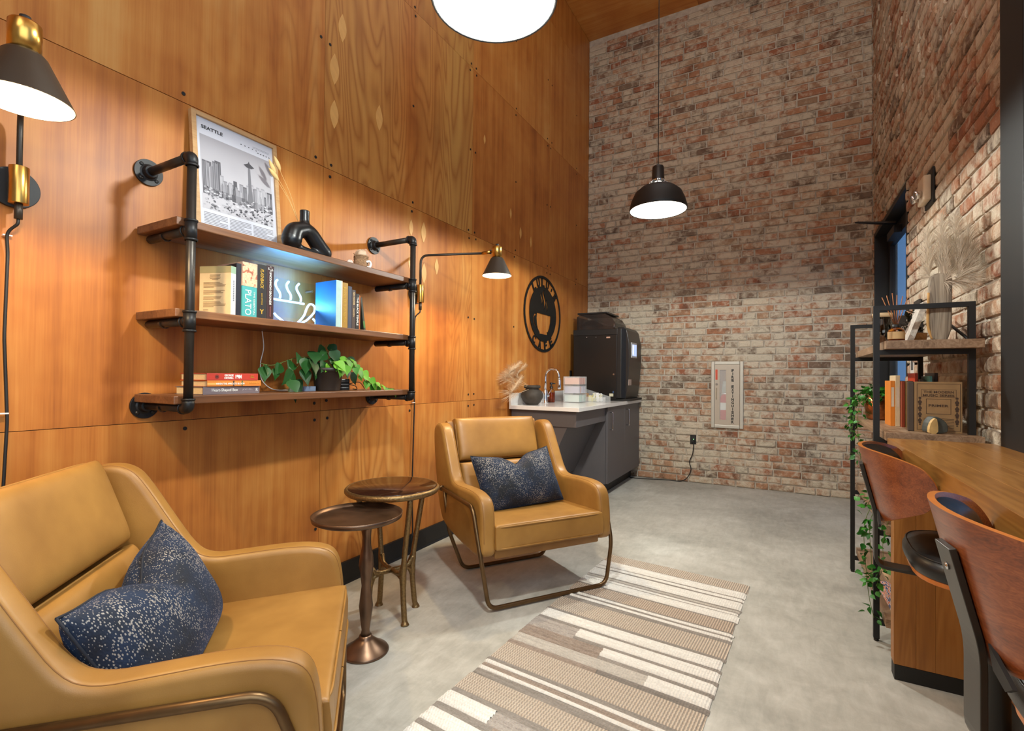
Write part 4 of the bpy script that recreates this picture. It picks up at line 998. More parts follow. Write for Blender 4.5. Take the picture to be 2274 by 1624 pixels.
G().box(f_ + .013, f_ + .023, -.031, -.026, .29, .41, plain((150, 136, 116), .4, .5)).out('pull', d_, bev=.001)
for k, ch in enumerate('FIRE EXTINGUISHER'):
    if ch != ' ': text(ch, BLK, d_, (.205, -.0265, H_ - .095 - k * .0327), (1, 0, 0), (0, 0, 1), w=.023 if ch != 'I' else .007, h=.028, bold=.055, name='printed_letter')
G().box(f_, W_ - f_, -.014, -.013, f_, H_ - f_, plain((150, 120, 96), .5)).out('lining', t)
e = thing('fire_extinguisher', 'red fire extinguisher with a grey horn inside the wall cabinet', 'extinguisher', (-.678 + .135, BY - .0, .590 + .06))
RED = plain((196, 60, 36), .35, 0, .02, 'red_enamel')
MS = Matrix.Diagonal((1, .09, 1, 1)) @ Matrix.Identity(4)
MS = Matrix.Translation((0, -.0162, 0)) @ Matrix.Diagonal((1, .055, 1, 1))
G(MS).lathe([(0, .0), (.045, .0), (.047, .01), (.047, .24), (.04, .27), (.02, .285), (0, .29)], RED, 28).out('cylinder', e)
G(MS).lathe([(.0475, .125), (.0475, .20)], WHITE, 28).out('paper_tag', e)
G(MS).lathe([(.034, .30), (.030, .35), (.022, .42), (.0, .42)], plain((176, 176, 166), .5), 24, (.0, 0, 0)).out('horn', e)
G(MS).lathe([(.05, .285), (.05, .30), (.0, .30)], CHROME, 20).out('collar', e)
t = thing('floor_outlet', 'black outlet with a green pilot light on the brick wall', 'outlet', (-.853, BY - .013, .452))
G().box(-.030, .030, -.008, 0, -.047, .047, BLK).out('cover_plate', t, bev=.002)
G().box(-.016, .016, -.010, -.008, -.034, .034, plain((40, 44, 40), .4)).disc((.004, -.010, .004), (0, -1, 0), .004, .001, glow('pilot_green', (60, 220, 110), 2), 10).out('socket', t)
G().box(-.012, .014, -.035, -.010, -.030, -.004, BLK).out('plug', t, bev=.003)
o = G().tube(spline([(-.850, BY - .035, .428), (-.845, BY - .05, .38), (-.855, BY - .045, .30), (-.885, BY - .04, .22), (-.87, BY - .04, .14), (-.90, BY - .05, .06), (-.97, BY - .05, .008), (-1.10, BY - .05, .006), (-1.28, BY - .10, .006), (-1.42, BY - .14, .006), (-1.50, BY - .12, .006)], 6), .0045, BLK, 8).out('power_cable'); tag(o, 'black cable from the brick wall outlet down to the floor under the cabinet', 'cord')

# ------------------------------------------------------------------ rug
def rug():
    # (end distance, colour key, split fraction, colour left of split)
    rows = [(.108, 'rib'), (.118, 'dk'), (.190, 'w'), (.203, 'gr'), (.228, 'w'), (.250, 'gr'), (.330, 'w'), (.347, 'gr'), (.362, 'lg'), (.378, 'gr'), (.395, 'w'), (.405, 'gr'), (.470, 'w'), (.480, 'gr'), (.578, 'ribb'), (.594, 'gr'), (.612, 'w'), (.632, 'gr'), (.650, 'w'), (.680, 'gr'), (.806, 'rib'), (.832, 'gr'), (.898, 'w'), (.920, 'gr'),
            (.980, 'w', .28, 'mg'), (1.006, 'gr', .28, 'mg'), (1.060, 'w', .46, 'br'), (1.086, 'gr', .46, 'br'), (1.150, 'w', .72, 'lg'), (1.180, 'dk', .5, 'br'), (1.305, 'rib'), (1.330, 'gr'), (1.348, 'w'), (1.375, 'br'), (1.392, 'w'), (1.430, 'gr'), (1.530, 'rib'), (1.558, 'gr'), (1.622, 'mg', .26, 'w'), (1.655, 'br', .3, 'gr'), (1.718, 'mg', .3, 'w'), (1.745, 'br', .3, 'gr'), (1.80, 'lg', .3, 'w'), (1.83, 'gr'), (1.92, 'rib'), (1.95, 'gr'), (2.1, 'w')]
    def ym(name, c0, c1, rib=None):
        m, t = newmat(name); v = t.obj(); n1 = t.noise(t.mapv(v, (60, 220, 1)), 1.0, 3, .7); n2 = t.noise(t.mapv(v, (5, 60, 1)), 1.0, 3, .7)
        wv = t.math('SINE', t.math('MULTIPLY', t.n('SeparateXYZ', {0: v}).outputs[0], 6.283 / .0105))
        k = t.math('ADD', t.math('MULTIPLY', n1, .6), t.math('MULTIPLY', n2, .4)); c = t.ramp(k, [(.35, srgb(*c0)), (.62, srgb(*c1))])
        if rib: c = t.mix(t.ramp(t.math('ADD', t.math('MULTIPLY', wv, .5), t.math('MULTIPLY', n1, .6)), [(.0, (.75, .75, .75)), (.26, (0, 0, 0))]), c, srgb(*rib))
        t.col(c); t.rough(.95); t.b.inputs['Sheen Weight'].default_value = .2
        t.bump(t.math('ADD', n1, t.math('MULTIPLY', wv, .8 if rib else .25)), .8, .004); return m
    C_ = {'w': ym('cream_wool', (216, 213, 206), (240, 238, 232)), 'gr': ym('grey_wool', (120, 114, 106), (158, 150, 142)), 'dk': ym('dark_grey_wool', (104, 98, 92), (140, 132, 124)), 'lg': ym('light_grey_wool', (166, 160, 152), (206, 200, 190)), 'mg': ym('marled_grey_wool', (140, 132, 126), (188, 180, 172)), 'br': ym('taupe_wool', (122, 108, 98), (170, 154, 140)),
          'rib': ym('ribbed_beige_wool', (206, 190, 170), (224, 210, 192), (150, 136, 122)), 'ribb': ym('ribbed_taupe_wool', (198, 178, 158), (214, 196, 176), (142, 124, 108))}
    W_ = .79; rb = random.Random(2); NX = 66; far = Vector((-.955, 2.971, 0)); g = G()
    hts = {'w': .011, 'gr': .007, 'dk': .006, 'lg': .009, 'mg': .008, 'br': .008, 'rib': .0075, 'ribb': .0075}
    prev = 0.0; edgeL = 0
    for row in rows:
        d1 = row[0]; key = row[1]; ns = max(1, int((d1 - prev) / .016))
        jl, jr = rb.uniform(-.005, .005), rb.uniform(-.005, .005)
        segs = [(0, 1, key)] if len(row) == 2 else [(0, row[2], row[3]), (row[2], 1, key)]
        for (s0, s1, kk) in segs:
            n = max(2, int(NX * (s1 - s0))); m_ = max(3, ns * 3); h = hts[kk]
            vs = []; fs = []
            for j in range(m_ + 1):
                q = j / m_; dd = prev + (d1 - prev) * q; hz = .0035 + (h - .0035) * (abs(math.sin(PI * q * ns)) ** .45 if 0 < j < m_ else 0)
                for i in range(n + 1):
                    s_ = s0 + (s1 - s0) * i / n; x = (jl if s_ == 0 else 0) + (jr if s_ == 1 else 0) + W_ * s_
                    edge = .35 if s_ in (0, 1) else 1
                    zz = hz * edge + (.0012 * math.sin(x * 520 + j) if kk == 'w' else 0); vs.append((x, -dd + .003 * math.sin(x * 5 + d1 * 4), max(zz, .001)))
            for j in range(m_):
                for i in range(n): a = j * (n + 1) + i; fs.append((a, a + n + 1, a + n + 2, a + 1))
            g.add(vs, fs, C_[kk], True)
        prev = d1
    # underside sheet
    g.box(.004, W_ - .004, -2.098, -.002, .0005, .002, C_['gr'])
    t = g.out('runner_rug'); tag(t, 'flat-woven runner rug with cream, grey and beige stripes', 'rug'); t.location = far; t.rotation_euler = (0, 0, -.045 - .043)
    t.rotation_euler = (0, 0, math.atan2(2.903 - 2.971, .778))
    # shear so the long sides run as they lie
    sh = math.tan(.045 + t.rotation_euler[2])
    for v_ in t.data.vertices: v_.co.x += v_.co.y * sh
rug()

# ------------------------------------------------------------------ armchairs
def make_armchair():
    t = thing('armchair', 'x', 'armchair')
    AX = dict(a=(1, 0, 0), b=(0, 0, 1), n=(0, 1, 0))
    side = [(.010, .235), (.012, .33), (.002, .45), (-.018, .508), (-.07, .532), (-.16, .538), (-.30, .528), (-.385, .522), (-.435, .545), (-.495, .64), (-.575, .775), (-.61, .812), (-.66, .826), (-.72, .815), (-.755, .77), (-.725, .60), (-.67, .42), (-.60, .30), (-.53, .262), (-.30, .240)]
    side = smooth2(side, 2)
    for s in (-1, 1):
        y0, y1 = (.297, .372) if s > 0 else (-.372, -.297)
        o = G().prism(side, AX['a'], AX['b'], AX['n'], y0, y1, TAN, org=(0, 0, 0)).out('side_panel', t, bev=.022, seg=5, ang=1.0)
        # raised welt on both rims
        w_ = G()
        cx_ = sum(p for p, q in side) / len(side)
        for yy in (y0 + .012, y1 - .012):
            P = [(p + .0016, yy, q + .0016) for p, q in side]; i0 = 4
            # offset outwards along polygon normal
            n = len(side); Q = []
            for i in range(n):
                a_, b_ = side[i - 1], side[(i + 1) % n]; tx, tz = b_[0] - a_[0], b_[1] - a_[1]; l_ = math.hypot(tx, tz) or 1
                Q.append((side[i][0] + tz / l_ * -.0030, yy, side[i][1] - tx / l_ * -.0030))
            w_.tube(Q[2:int(n * .74)], .0014, SEAM, 5)
        w_.out('stitching', t)
    # back shell
    G().prism(smooth2([(-.52, .262), (-.60, .30), (-.67, .42), (-.725, .60), (-.760, .80), (-.735, .835), (-.70, .82), (-.68, .70), (-.63, .50), (-.58, .34), (-.50, .27)], 1), AX['a'], AX['b'], AX['n'], -.300, .300, TAN_D).out('back_shell', t, bev=.012, seg=3)
    G().box(-.50, -.015, -.298, .298, .236, .262, TAN_D).box(-.030, -.004, -.298, .298, .236, .300, TAN_D).out('seat_rail', t, bev=.008, seg=3)
    def frame_M(c, fwd, upv):
        f = Vector(fwd).normalized(); u_ = Vector(upv).normalized(); M = Matrix.Identity(4)
        for i in range(3): M[i][0] = (0, 1, 0)[i]; M[i][1] = u_[i]; M[i][2] = Vector((0, 1, 0)).cross(u_)[i]
        M.translation = Vector(c); return M
    ub = Vector((-.090, 0, .246)).normalized()
    def piping(M, sx, sy, off, e=9, rr=.0028):
        P = []
        for k in range(65):
            a = 2 * PI * k / 64; c, s_ = math.cos(a), math.sin(a); P.append((math.copysign(abs(c) ** (2 / e), c) * sx, math.copysign(abs(s_) ** (2 / e), s_) * sy, off))
        return G(M).tube(P, rr, TAN, 6, cap=False)
    M1 = frame_M((-.662, 0, .717), (1, 0, 0), ub)
    G(M1).pillow(.262, .126, .062, TAN, 22, 6, .34, edge=.45).out('head_cushion', t)
    piping(M1, .263, .127, .026).out('piping', t)
    M2 = frame_M((-.572, 0, .480), (1, 0, 0), ub)
    G(M2).pillow(.262, .112, .062, TAN, 22, 6, .34, edge=.45).out('lumbar_cushion', t)
    piping(M2, .263, .113, .026).out('piping', t)
    tilt = math.radians(-4)
    MS_ = Matrix.Translation((-.262, 0, .324)) @ Matrix.Rotation(math.radians(3.5) * -1, 4, 'Y')
    G(MS_).pillow(.285, .304, .064, TAN, 34, 16, .30, edge=.78).out('seat_cushion', t)
    piping(MS_, .2875, .3065, .0500, 16, .0036).out('piping', t); piping(MS_, .2875, .3065, -.0500, 16, .0036).out('piping', t)
    # metal frame
    rr = .0105; fr = G()
    for s in (-1, 1):
        if s > 0:
            A_ = [(-.54, .384, .470), (-.08, .384, .475), (.008, .372, .235), (.012, .335, rr + .006)]; B_ = [(-.50, .384, .470), (-.53, .345, .23), (-.515, .262, rr)]
            for Q_, q_ in ((A_, .05), (B_, .045)): fr.tube(fillet(Q_ + [(x, -y, z_) for x, y, z_ in Q_[::-1]], q_, 7), rr, BRONZE, 14)
        fr.lathe([(0, 0), (.016, 0), (.016, .006), (0, .008)], BRONZE, 14, (-.54, s * .384, .470), (-1, 0, 0))
    fr.out('sled_frame', t, label='bronze tubular sled frame')
    return t
def lumbar_pillow(loc, rot, label, seed=0):
    t = thing('throw_pillow', label, 'pillow', loc, 0, 'navy speckled lumbar pillows on the armchairs'); t.rotation_euler = rot
    vs = []; fs = []; N = 30; hx, hz, T = .25, .155, .088
    for sgn in (1, -1):
        b = len(vs)
        for i in range(N + 1):
            for j in range(N + 1):
                u_, v_ = -1 + 2 * i / N, -1 + 2 * j / N
                y = u_ * hx * (1 - .10 * (1 - u_ * u_) * 0 - .05 * (1 - abs(v_))) ; zz = v_ * hz * (1 - .06 * (1 - u_ * u_))
                if v_ > 0: zz -= .058 * v_ ** 1.5 * math.exp(-(u_ / .26) ** 2) ; zz += .018 * v_ * abs(u_) ** 3
                th = T * ((1 - abs(u_) ** 3.0) * (1 - abs(v_) ** 3.0)) ** .55
                crease = .55 * math.exp(-(u_ / .10) ** 2) * max(0, v_) ** 2
                vs.append((sgn * th * (1 - crease), y, zz))
        for i in range(N):
            for j in range(N):
                q = (b + i * (N + 1) + j, b + (i + 1) * (N + 1) + j, b + (i + 1) * (N + 1) + j + 1, b + i * (N + 1) + j + 1); fs.append(q if sgn > 0 else q[::-1])
    G().add(vs, fs, NAVY, True).out('pillow_cover', t, merge=True)
    P = []
    for u_, v_ in [(-1 + 2 * i / 20, 1) for i in range(21)] + [(1, 1 - 2 * i / 8) for i in range(1, 9)] + [(1 - 2 * i / 20, -1) for i in range(1, 21)] + [(-1, -1 + 2 * i / 8) for i in range(1, 9)]:
        y = u_ * hx * (1 - .05 * (1 - abs(v_))); zz = v_ * hz * (1 - .06 * (1 - u_ * u_))
        if v_ > 0: zz -= .058 * v_ ** 1.5 * math.exp(-(u_ / .26) ** 2); zz += .018 * v_ * abs(u_) ** 3
        P.append((0, y, zz))
    G().tube(P, .003, plain((24, 30, 42), .8), 6).out('seam', t)
    return t
ch = make_armchair(); ch['label'] = 'tan leather armchair in the foreground, cut by the lower left corner'; ch['group'] = 'tan leather armchairs'
ch.location = (-1.089, .954, 0); ch.rotation_euler = (0, 0, .775)
ch2 = copy_tree(ch); ch2['label'] = 'tan leather armchair standing on the rug edge beside the counter'; ch2.location = (-1.023, 2.2445, 0); ch2.rotation_euler = (0, 0, -.604)
def at_chair(c, f, s, z_):
    a = c.rotation_euler[2]; return (c.location[0] + f * math.cos(a) - s * math.sin(a), c.location[1] + f * math.sin(a) + s * math.cos(a), z_)
lumbar_pillow(at_chair(ch, -.395, -.055, .505), (.10, -.46, .775 - .02), 'navy speckled lumbar pillow in the foreground armchair')
lumbar_pillow(at_chair(ch2, -.352, .0, .520), (.06, -.50, -.604 + .02), 'navy speckled lumbar pillow in the armchair beside the counter')

# ------------------------------------------------------------------ side tables
t = thing('pedestal_table', 'small antiqued bronze tray table on a knobbly pedestal', 'side table', (-1.462, 1.447, 0))
G().lathe([(0, 0), (.090, 0), (.092, .004), (.088, .010), (.060, .028), (.034, .050), (.026, .058), (.024, .066), (0, .068)], COPPERB, 44).out('base', t)
G().tube([(0, 0, z_) for z_ in (.060, .085, .13, .18, .23, .26, .30, .34, .38, .42, .46, .50, .535)], [.022, .016, .022, .028, .022, .018, .023, .030, .026, .018, .017, .021, .027], COPPERB, 9).out('pedestal', t)
G().lathe([(0, .530), (.160, .530), (.172, .536), (.175, .552), (.172, .553), (.167, .541), (.155, .537), (0, .537)], COPPERB, 56, (-.022, -.028, 0)).out('tray_top', t)
t = thing('round_side_table', 'round side table with dark glass top and four hammered bronze legs', 'side table', (-1.583, 1.726, 0), math.radians(25))
G().lathe([(0, .572), (.196, .572), (.206, .566), (.213, .574), (.213, .584), (.206, .592), (.199, .590), (.198, .584), (0, .584)], BRONZE_H, 60).out('rim', t)
DG = plain((46, 26, 18), .10, 0, .02, 'dark_glass_top')
G().lathe([(0, .5845), (.1975, .5845), (.1975, .591), (.196, .5925), (0, .5925)], DG, 60).out('glass_top', t)
for k in range(4):
    a = PI / 4 + k * PI / 2; c, s = math.cos(a), math.sin(a)
    P = [(.165 * c, .165 * s, .572), (.145 * c, .145 * s, .46), (.122 * c, .122 * s, .33), (.108 * c, .108 * s, .24), (.105 * c, .105 * s, .20), (.108 * c, .108 * s, .13), (.118 * c, .118 * s, .04), (.124 * c, .124 * s, .012), (.126 * c, .126 * s, 0)]
    G().tube(spline(P, 3), [.013] * 5 + [.0125] * 4 + [.0155] * 5 + [.013] * 6 + [.013, .0145, .017, .019, .020], BRONZE_H, 8).out('leg', t)
g = G()
for k in range(4):
    a = PI / 4 + k * PI / 2; c, s = math.cos(a), math.sin(a)
    g.tube([(.108 * c, .108 * s, .245), (.085 * c, .085 * s, .212), (.05 * c, .05 * s, .205), (0, 0, .205)], [.016, .012, .011, .012], BRONZE_H, 8)
    g.tube([(.106 * c, .106 * s, .16), (.088 * c, .088 * s, .195), (.05 * c, .05 * s, .205)], [.013, .010, .010], BRONZE_H, 8)
g.out('cross_stretcher', t)

# ------------------------------------------------------------------ bar
BARW = wood('honey_pine', (128, 82, 34), (156, 106, 48), (178, 128, 68), axis=1, scale=1.1, rough=.32, rings=.8, coat=.3)
PANW = wood('honey_pine_upright', (128, 80, 34), (156, 102, 46), (176, 122, 62), axis=2, scale=1.1, rough=.42, rings=.8)
BZ = .868
t = thing('bar_counter', 'honey-coloured wooden bar with a solid end panel on a black plinth', 'bar', (.352, 2.44, 0))
yb = -3.6
for i in range(4):
    x0, x1 = i * .079, (i + 1) * .079
    G().box(x0 + .0003, x1 - .0003, yb, 0, BZ - .060, BZ, BARW).out('top_board', t, bev=.0008)
EP = -.16
ws = [0, .065, .12, .20, .245, .316]
for i in range(5): G().box(-.004 + ws[i] + .0003, -.004 + ws[i + 1] - .0003, EP, EP + .06, .056, BZ - .061, PANW).out('end_board', t, bev=.0006)
G().box(-.002, .305, EP - .001, EP + .058, 0, .055, BLK).out('plinth', t, bev=.001)
G().box(.26, .30, yb, EP, .105, BZ - .061, PANW).box(.262, .302, yb, EP, 0, .104, BLK).out('back_panel', t)

# ------------------------------------------------------------------ bar stools
def make_stool():
    t = thing('bar_stool', 'x', 'stool', (.20, 1.95, 0)); WAL = wood('walnut_ply_shell', (88, 42, 20), (128, 66, 32), (158, 90, 48), axis=1, scale=5, rough=.3, rings=.7, coat=.25)
    EDGE = plain((186, 108, 44), .35, 0, .08, 'ply_edge'); cx = .215; RXs, RYs = .155, .225; Rr = .155
    a0 = math.radians(74)
    def col_(u_):  # u -1..1 around; returns top z, bottom z
        top = .892 - .045 * abs(u_) ** 3.6; bot = .658 + .100 * abs(u_) ** 1.3
        # rounded ends
        k = max(0, (abs(u_) - .84) / .16); mid = (top + bot) / 2; sh_ = math.sqrt(max(0, 1 - k * k)); return mid + (top - mid) * sh_, mid + (bot - mid) * sh_
    def shell(r_off, inset, lift, n=40, m_=12, zt=1.0):
        rows = []
        for i in range(n + 1):
            u_ = math.sin(PI / 2 * (-1 + 2 * i / n)); a = u_ * a0 * inset; tp, bt = col_(u_)
            mid = (tp + bt) / 2; tp2, bt2 = mid + (tp - mid) * zt, mid + (bt - mid) * zt; col = []
            for j in range(m_ + 1):
                z_ = bt2 + (tp2 - bt2) * j / m_; flare = (z_ - .66) * .24
                dr = flare + r_off - lift(j / m_, u_); col.append((cx - (RXs + dr) * math.cos(a), -(RYs + dr) * math.sin(a), z_))
            rows.append(col)
        return rows
    def skin(g, A_, B_, mat, mat_e):
        n = len(A_) - 1; m_ = len(A_[0]) - 1
        flat = lambda R_: [p for c in R_ for p in c]
        idx = lambda i, j: i * (m_ + 1) + j
        g.add(flat(A_), [(idx(i, j), idx(i, j + 1), idx(i + 1, j + 1), idx(i + 1, j)) for i in range(n) for j in range(m_)], mat, True)
        g.add(flat(B_), [(idx(i, j), idx(i + 1, j), idx(i + 1, j + 1), idx(i, j + 1)) for i in range(n) for j in range(m_)], mat, True)
        per = [(i, m_) for i in range(n + 1)] + [(n, j) for j in range(m_ - 1, -1, -1)] + [(i, 0) for i in range(n - 1, -1, -1)] + [(0, j) for j in range(1, m_)]
        L_ = len(per); vs = [A_[i][j] for i, j in per] + [B_[i][j] for i, j in per]
        g.add(vs, [(k, (k + 1) % L_, L_ + (k + 1) % L_, L_ + k) for k in range(L_)], mat_e, True)
    out_ = shell(0, 1, lambda q, u_: 0); inn = shell(-.011, 1, lambda q, u_: 0)
    g = G(); skin(g, out_, inn, WAL, EDGE); g.out('back_shell', t)
    pad0 = shell(-.012, .90, lambda q, u_: 0, zt=.93); pad1 = shell(-.012, .90, lambda q, u_: .034 * (max(0, 1 - (2 * q - 1) ** 4) * max(0, 1 - abs(u_) ** 4)) ** .5, zt=.93)
    g = G(); skin(g, pad1, pad0, BLACKL, BLACKL)
    g.out('back_pad', t)
    # seat
    sx, sz = .33, .60
    sq = lambda rr, n=40, e=3.2: [(sx + math.copysign(abs(math.cos(2 * PI * k / n)) ** (2 / e), math.cos(2 * PI * k / n)) * rr, math.copysign(abs(math.sin(2 * PI * k / n)) ** (2 / e), math.sin(2 * PI * k / n)) * rr) for k in range(n)]
    G().prism(sq(.198), (1, 0, 0), (0, 1, 0), (0, 0, 1), .535, .550, EDGE).out('seat_shell', t, bev=.003)
    g = G(); rings_ = [(.200, .551), (.208, .565), (.208, .585), (.198, .603), (.16, .612), (.08, .614), (.001, .613)]
    vs = []; N = 40
    for rr, z_ in rings_: vs += [(x, y, z_) for x, y in sq(rr)]
    fs = [(i * N + j, i * N + (j + 1) % N, (i + 1) * N + (j + 1) % N, (i + 1) * N + j) for i in range(len(rings_) - 1) for j in range(N)]
    g.add(vs, fs, BLACKL, True); g.out('seat_pad', t)
    G().tube([(x, y, .602) for x, y in sq(.199)] + [(sq(.199)[0][0], sq(.199)[0][1], .602)], .003, BLACKL, 6).out('piping', t)
    # flat steel bracket
    bk = fillet([(.012, 0, .835), (.050, 0, .680), (.050, 0, .522), (sx, 0, .512)], .03, 5)
    STL = plain((70, 68, 64), .35, .7, .06, 'dark_flat_steel')
    G().tube(bk, .01, STL, flat=(.058, .010, (0, 1, 0))).out('back_bracket', t, bev=.001)
    G().lathe([(0, 0), (.006, 0), (.006, .003), (0, .004)], CHROME, 10, (.0155, 0, .80), (-1, 0, -.2)).out('bolt', t)
    G().prism([(0, 0), (.07, .030), (.055, -.002), (.02, -.014)], (0, 1, 0), (0, 0, 1), (-1, 0, 0), 0, .006, BLK, org=(cx - Rr - .004, -.11, .672)).out('rubber_pad', t)
    G().lathe([(0, 0), (.13, 0), (.13, .008), (.03, .018), (.028, .025), (.028, .50), (.06, .51), (.06, .534), (0, .534)], BLK, 40, (sx, 0, 0)).out('pedestal', t)
    return t
st1 = make_stool(); st1['label'] = 'walnut-backed black leather bar stool nearer the leafy rack'; st1['group'] = 'walnut bar stools'; st1.rotation_euler = (0, 0, -.05); st1.location = (.412 - .215, 1.91 + .011, 0)
st2 = copy_tree(st1); st2['label'] = 'walnut-backed black leather bar stool nearest the viewer'; st2.location = (.428 - .215 * math.cos(.10), 1.064 - .215 * math.sin(.10), 0); st2.rotation_euler = (0, 0, .10)

# ------------------------------------------------------------------ rack
RW = wood('greyed_oak_board', (106, 80, 58), (146, 118, 92), (176, 150, 124), axis=1, scale=1.6, rough=.5, rings=.9)
t = thing('display_rack', 'black steel rack with rustic wood shelves against the brick wall', 'rack', (.335, 2.58, 0))
rz_ = [1.260, .885, .500, .125]; b_ = .0105; Xr = .305
for y in (0, .85):
    for x in (0, Xr): G().box(x - b_, x + b_, y - b_, y + b_, .012, 1.412, DARKW).lathe([(0, 0), (.009, 0), (.009, .012), (0, .012)], BLK, 12, (x, y, 0)).out('post', t)
    for zz in [1.412 - .010] + [z_ - .035 - .010 for z_ in rz_]: G().box(b_, Xr - b_, y - b_, y + b_, zz - .010, zz + .010, DARKW).out('cross_bar', t)
for zz in rz_:
    G().box(.012 + b_, Xr + .02, -.075, .85 + .06, zz - .034, zz, RW).out('shelf_board', t, bev=.001)
G().tube([(Xr, .02, rz_[0]), (Xr - .01, .42, rz_[0] + .14)], .006, DARKW, 6).out('back_brace', t)
# books on the rack
RX0 = .335
def rbook(x, y, z_, th, dp, hh, col, lab, cover=None, **k):
    """upright book whose spine faces the camera (-y): thickness along x"""
    return book((x, y, z_), th, dp, hh, col, lab, 'books on the rack level with the bar', rz=-PI / 2, **k)
zb = rz_[1]
def srow():
    data = [(.022, .21, (218, 130, 40), 'bright orange spine paperback, leftmost of the rack books', 2.86), (.022, .235, (214, 196, 160), 'cream hardback next to the orange paperback', 2.85), (.016, .208, (140, 58, 34), 'brick red book beside the cream hardback', 2.82), (.030, .210, (108, 84, 44), 'brown book with a gilt pictured spine', 2.79), (.014, .245, (200, 66, 36), 'tall vermilion book in the middle of the rack row', 2.76), (.017, .218, (70, 58, 52), 'dark brown book with fine spine lettering', 2.73), (.013, .170, (206, 190, 168), 'short cream booklet beside the dark brown book', 2.71), (.012, .232, (96, 164, 168), 'teal book with a white lettered cover', 2.69)]
    x = .425
    for th, hh, col, lab, y in data:
        th *= .74; b = rbook(x, y, zb, th, .15, hh, col, lab); x += th + .0012
        if 'orange' in lab: G().box(0, .0006, .003, .013, .09, .18, plain((214, 200, 180), .6)).out('spine_panel', b)
        if 'gilt' in lab: G().box(0, .0006, .003, .019, .03, .10, plain((170, 130, 60), .5)).box(0, .0006, .003, .019, .12, .19, plain((60, 50, 36), .5)).out('spine_panel', b)
        if 'fine' in lab: text('PARISIAN PATISSERIE', plain((180, 160, 140), .6), b, (.0006, .0063, .11), (0, 0, 1), (0, -1, 0), w=.17, h=.006)
        if 'teal' in lab: G().box(-.149, -.04, .0089, .0095, .0, .2315, plain((214, 214, 214), .6)).out('cover_panel', b)
srow()
b = rbook(.552, 2.70, zb, .006, .16, .245, (50, 22, 18), 'tall dark red book behind the music primer', rz=None) if False else None
b = book((.560, 2.745, zb), .012, .17, .246, (46, 22, 20), 'tall dark maroon book standing behind the others', 'books on the rack level with the bar', rz=-PI / 2)
PRM = plain((150, 118, 78), .6, 0, .12, 'old_brown_cloth', .3)
t = thing('music_primer', 'old brown primer facing out with a dark ornate cover', 'book', (.470, 2.625, zb), -.10)
G().box(0, .150, 0, .020, 0, .208, PRM).out('cover', t, bev=.001); G().box(-.022, .0, .002, .030, 0, .208, plain((74, 62, 54), .6)).out('spine', t, bev=.004)
TI = plain((70, 50, 36), .7)
text('THE MODERN', TI, t, (.077, -.0006, .166), (1, 0, 0), (0, 0, 1), w=.095, h=.010, bold=.02); text('MUSIC SERIES', TI, t, (.077, -.0006, .152), (1, 0, 0), (0, 0, 1), w=.098, h=.009, bold=.02); text('PRIMER', TI, t, (.077, -.0006, .110), (1, 0, 0), (0, 0, 1), w=.062, h=.010, bold=.02)
g = G()
def rect(g, x0, x1, z0, z1, w_, mt):
    g.box(x0, x1, -.0005, 0, z0, z0 + w_, mt).box(x0, x1, -.0005, 0, z1 - w_, z1, mt).box(x0, x0 + w_, -.0005, 0, z0 + w_, z1 - w_, mt).box(x1 - w_, x1, -.0005, 0, z0 + w_, z1 - w_, mt)
rect(g, .008, .145, .008, .200, .0016, TI); rect(g, .022, .132, .145, .176, .0012, TI); rect(g, .038, .116, .075, .138, .0016, TI)
for k in range(14):
    for x in (.018, .134): g.disc((x, -.0001, .03 + k * .0085), (0, -1, 0), .003 + .002 * (k % 3), .0004, TI, 8)
for k in range(7): g.box(.03, .125, -.0005, 0, .02 + k * .006, .0215 + k * .006, TI)
g.out('cover_ornament', t, kind='stuff')
# geode
t = thing('geode', 'split geode with a pale crystal face in front of the primer', 'stone', (.535, 2.575, zb))
g = G(); pr = [(-.04, 0), (.03, 0), (.036, .022), (.028, .046), (.004, .064), (-.018, .070), (-.036, .050), (-.044, .02)]
g.prism(smooth2(pr, 1), (.9, .35, 0), (0, 0, 1), (-.35, .9, 0), -.01, .03, plain((78, 82, 78), .55, 0, .35, 'geode_rind', 1.0)); g.out('rind', t, bev=.004)
G().prism(smooth2([(-.044, 0), (-.012, 0), (-.012, .035), (-.018, .066), (-.036, .050), (-.046, .02)], 1), (.9, .35, 0), (0, 0, 1), (-.35, .9, 0), -.022, -.008, plain((214, 180, 120), .35, 0, .25, 'geode_crystal', 1.0)).out('crystal_face', t)
# ivy pots
def ivy(parent, pts_list, n, size, seed, name='ivy_leaf'):
    rb = random.Random(seed); g = G(); sh_ = [.0, .26, .34, .26, .12, .0]; vs, fs = leaf_mesh('', sh_, None, .25, -.2); s2 = G()
    for pts in pts_list:
        P = [Vector(p) for p in spline(pts, 10)]; s2.tube([tuple(p) for p in P], .0012, STEM, 4)
        for k in range(n):
            p = P[rb.randrange(len(P))]; d_ = Vector((rb.uniform(-1, 1), rb.uniform(-1, 1), rb.uniform(-.9, .5))); off = d_.normalized() * rb.uniform(.0, size * 1.2)
            M = Matrix.Translation(p + off) @ orient(d_, rb.uniform(-1, 1)) @ Matrix.Scale(size * rb.uniform(.7, 1.2), 4)
            g.add(vs, fs, IVY, True, M)
    g.out(name, parent, kind='stuff'); s2.out('vine_stem', parent)
t = thing('ivy_pot', 'trailing ivy in a dimpled copper pot on the rack', 'plant', (.440, 3.27, zb))
G().lathe([(0, 0), (.050, 0), (.060, .01), (.068, .06), (.066, .13), (.062, .13), (.06, .10), (0, .10)], plain((170, 106, 66), .3, .9, .2, 'dimpled_copper', 1.0, scale=70), 36).out('pot', t)
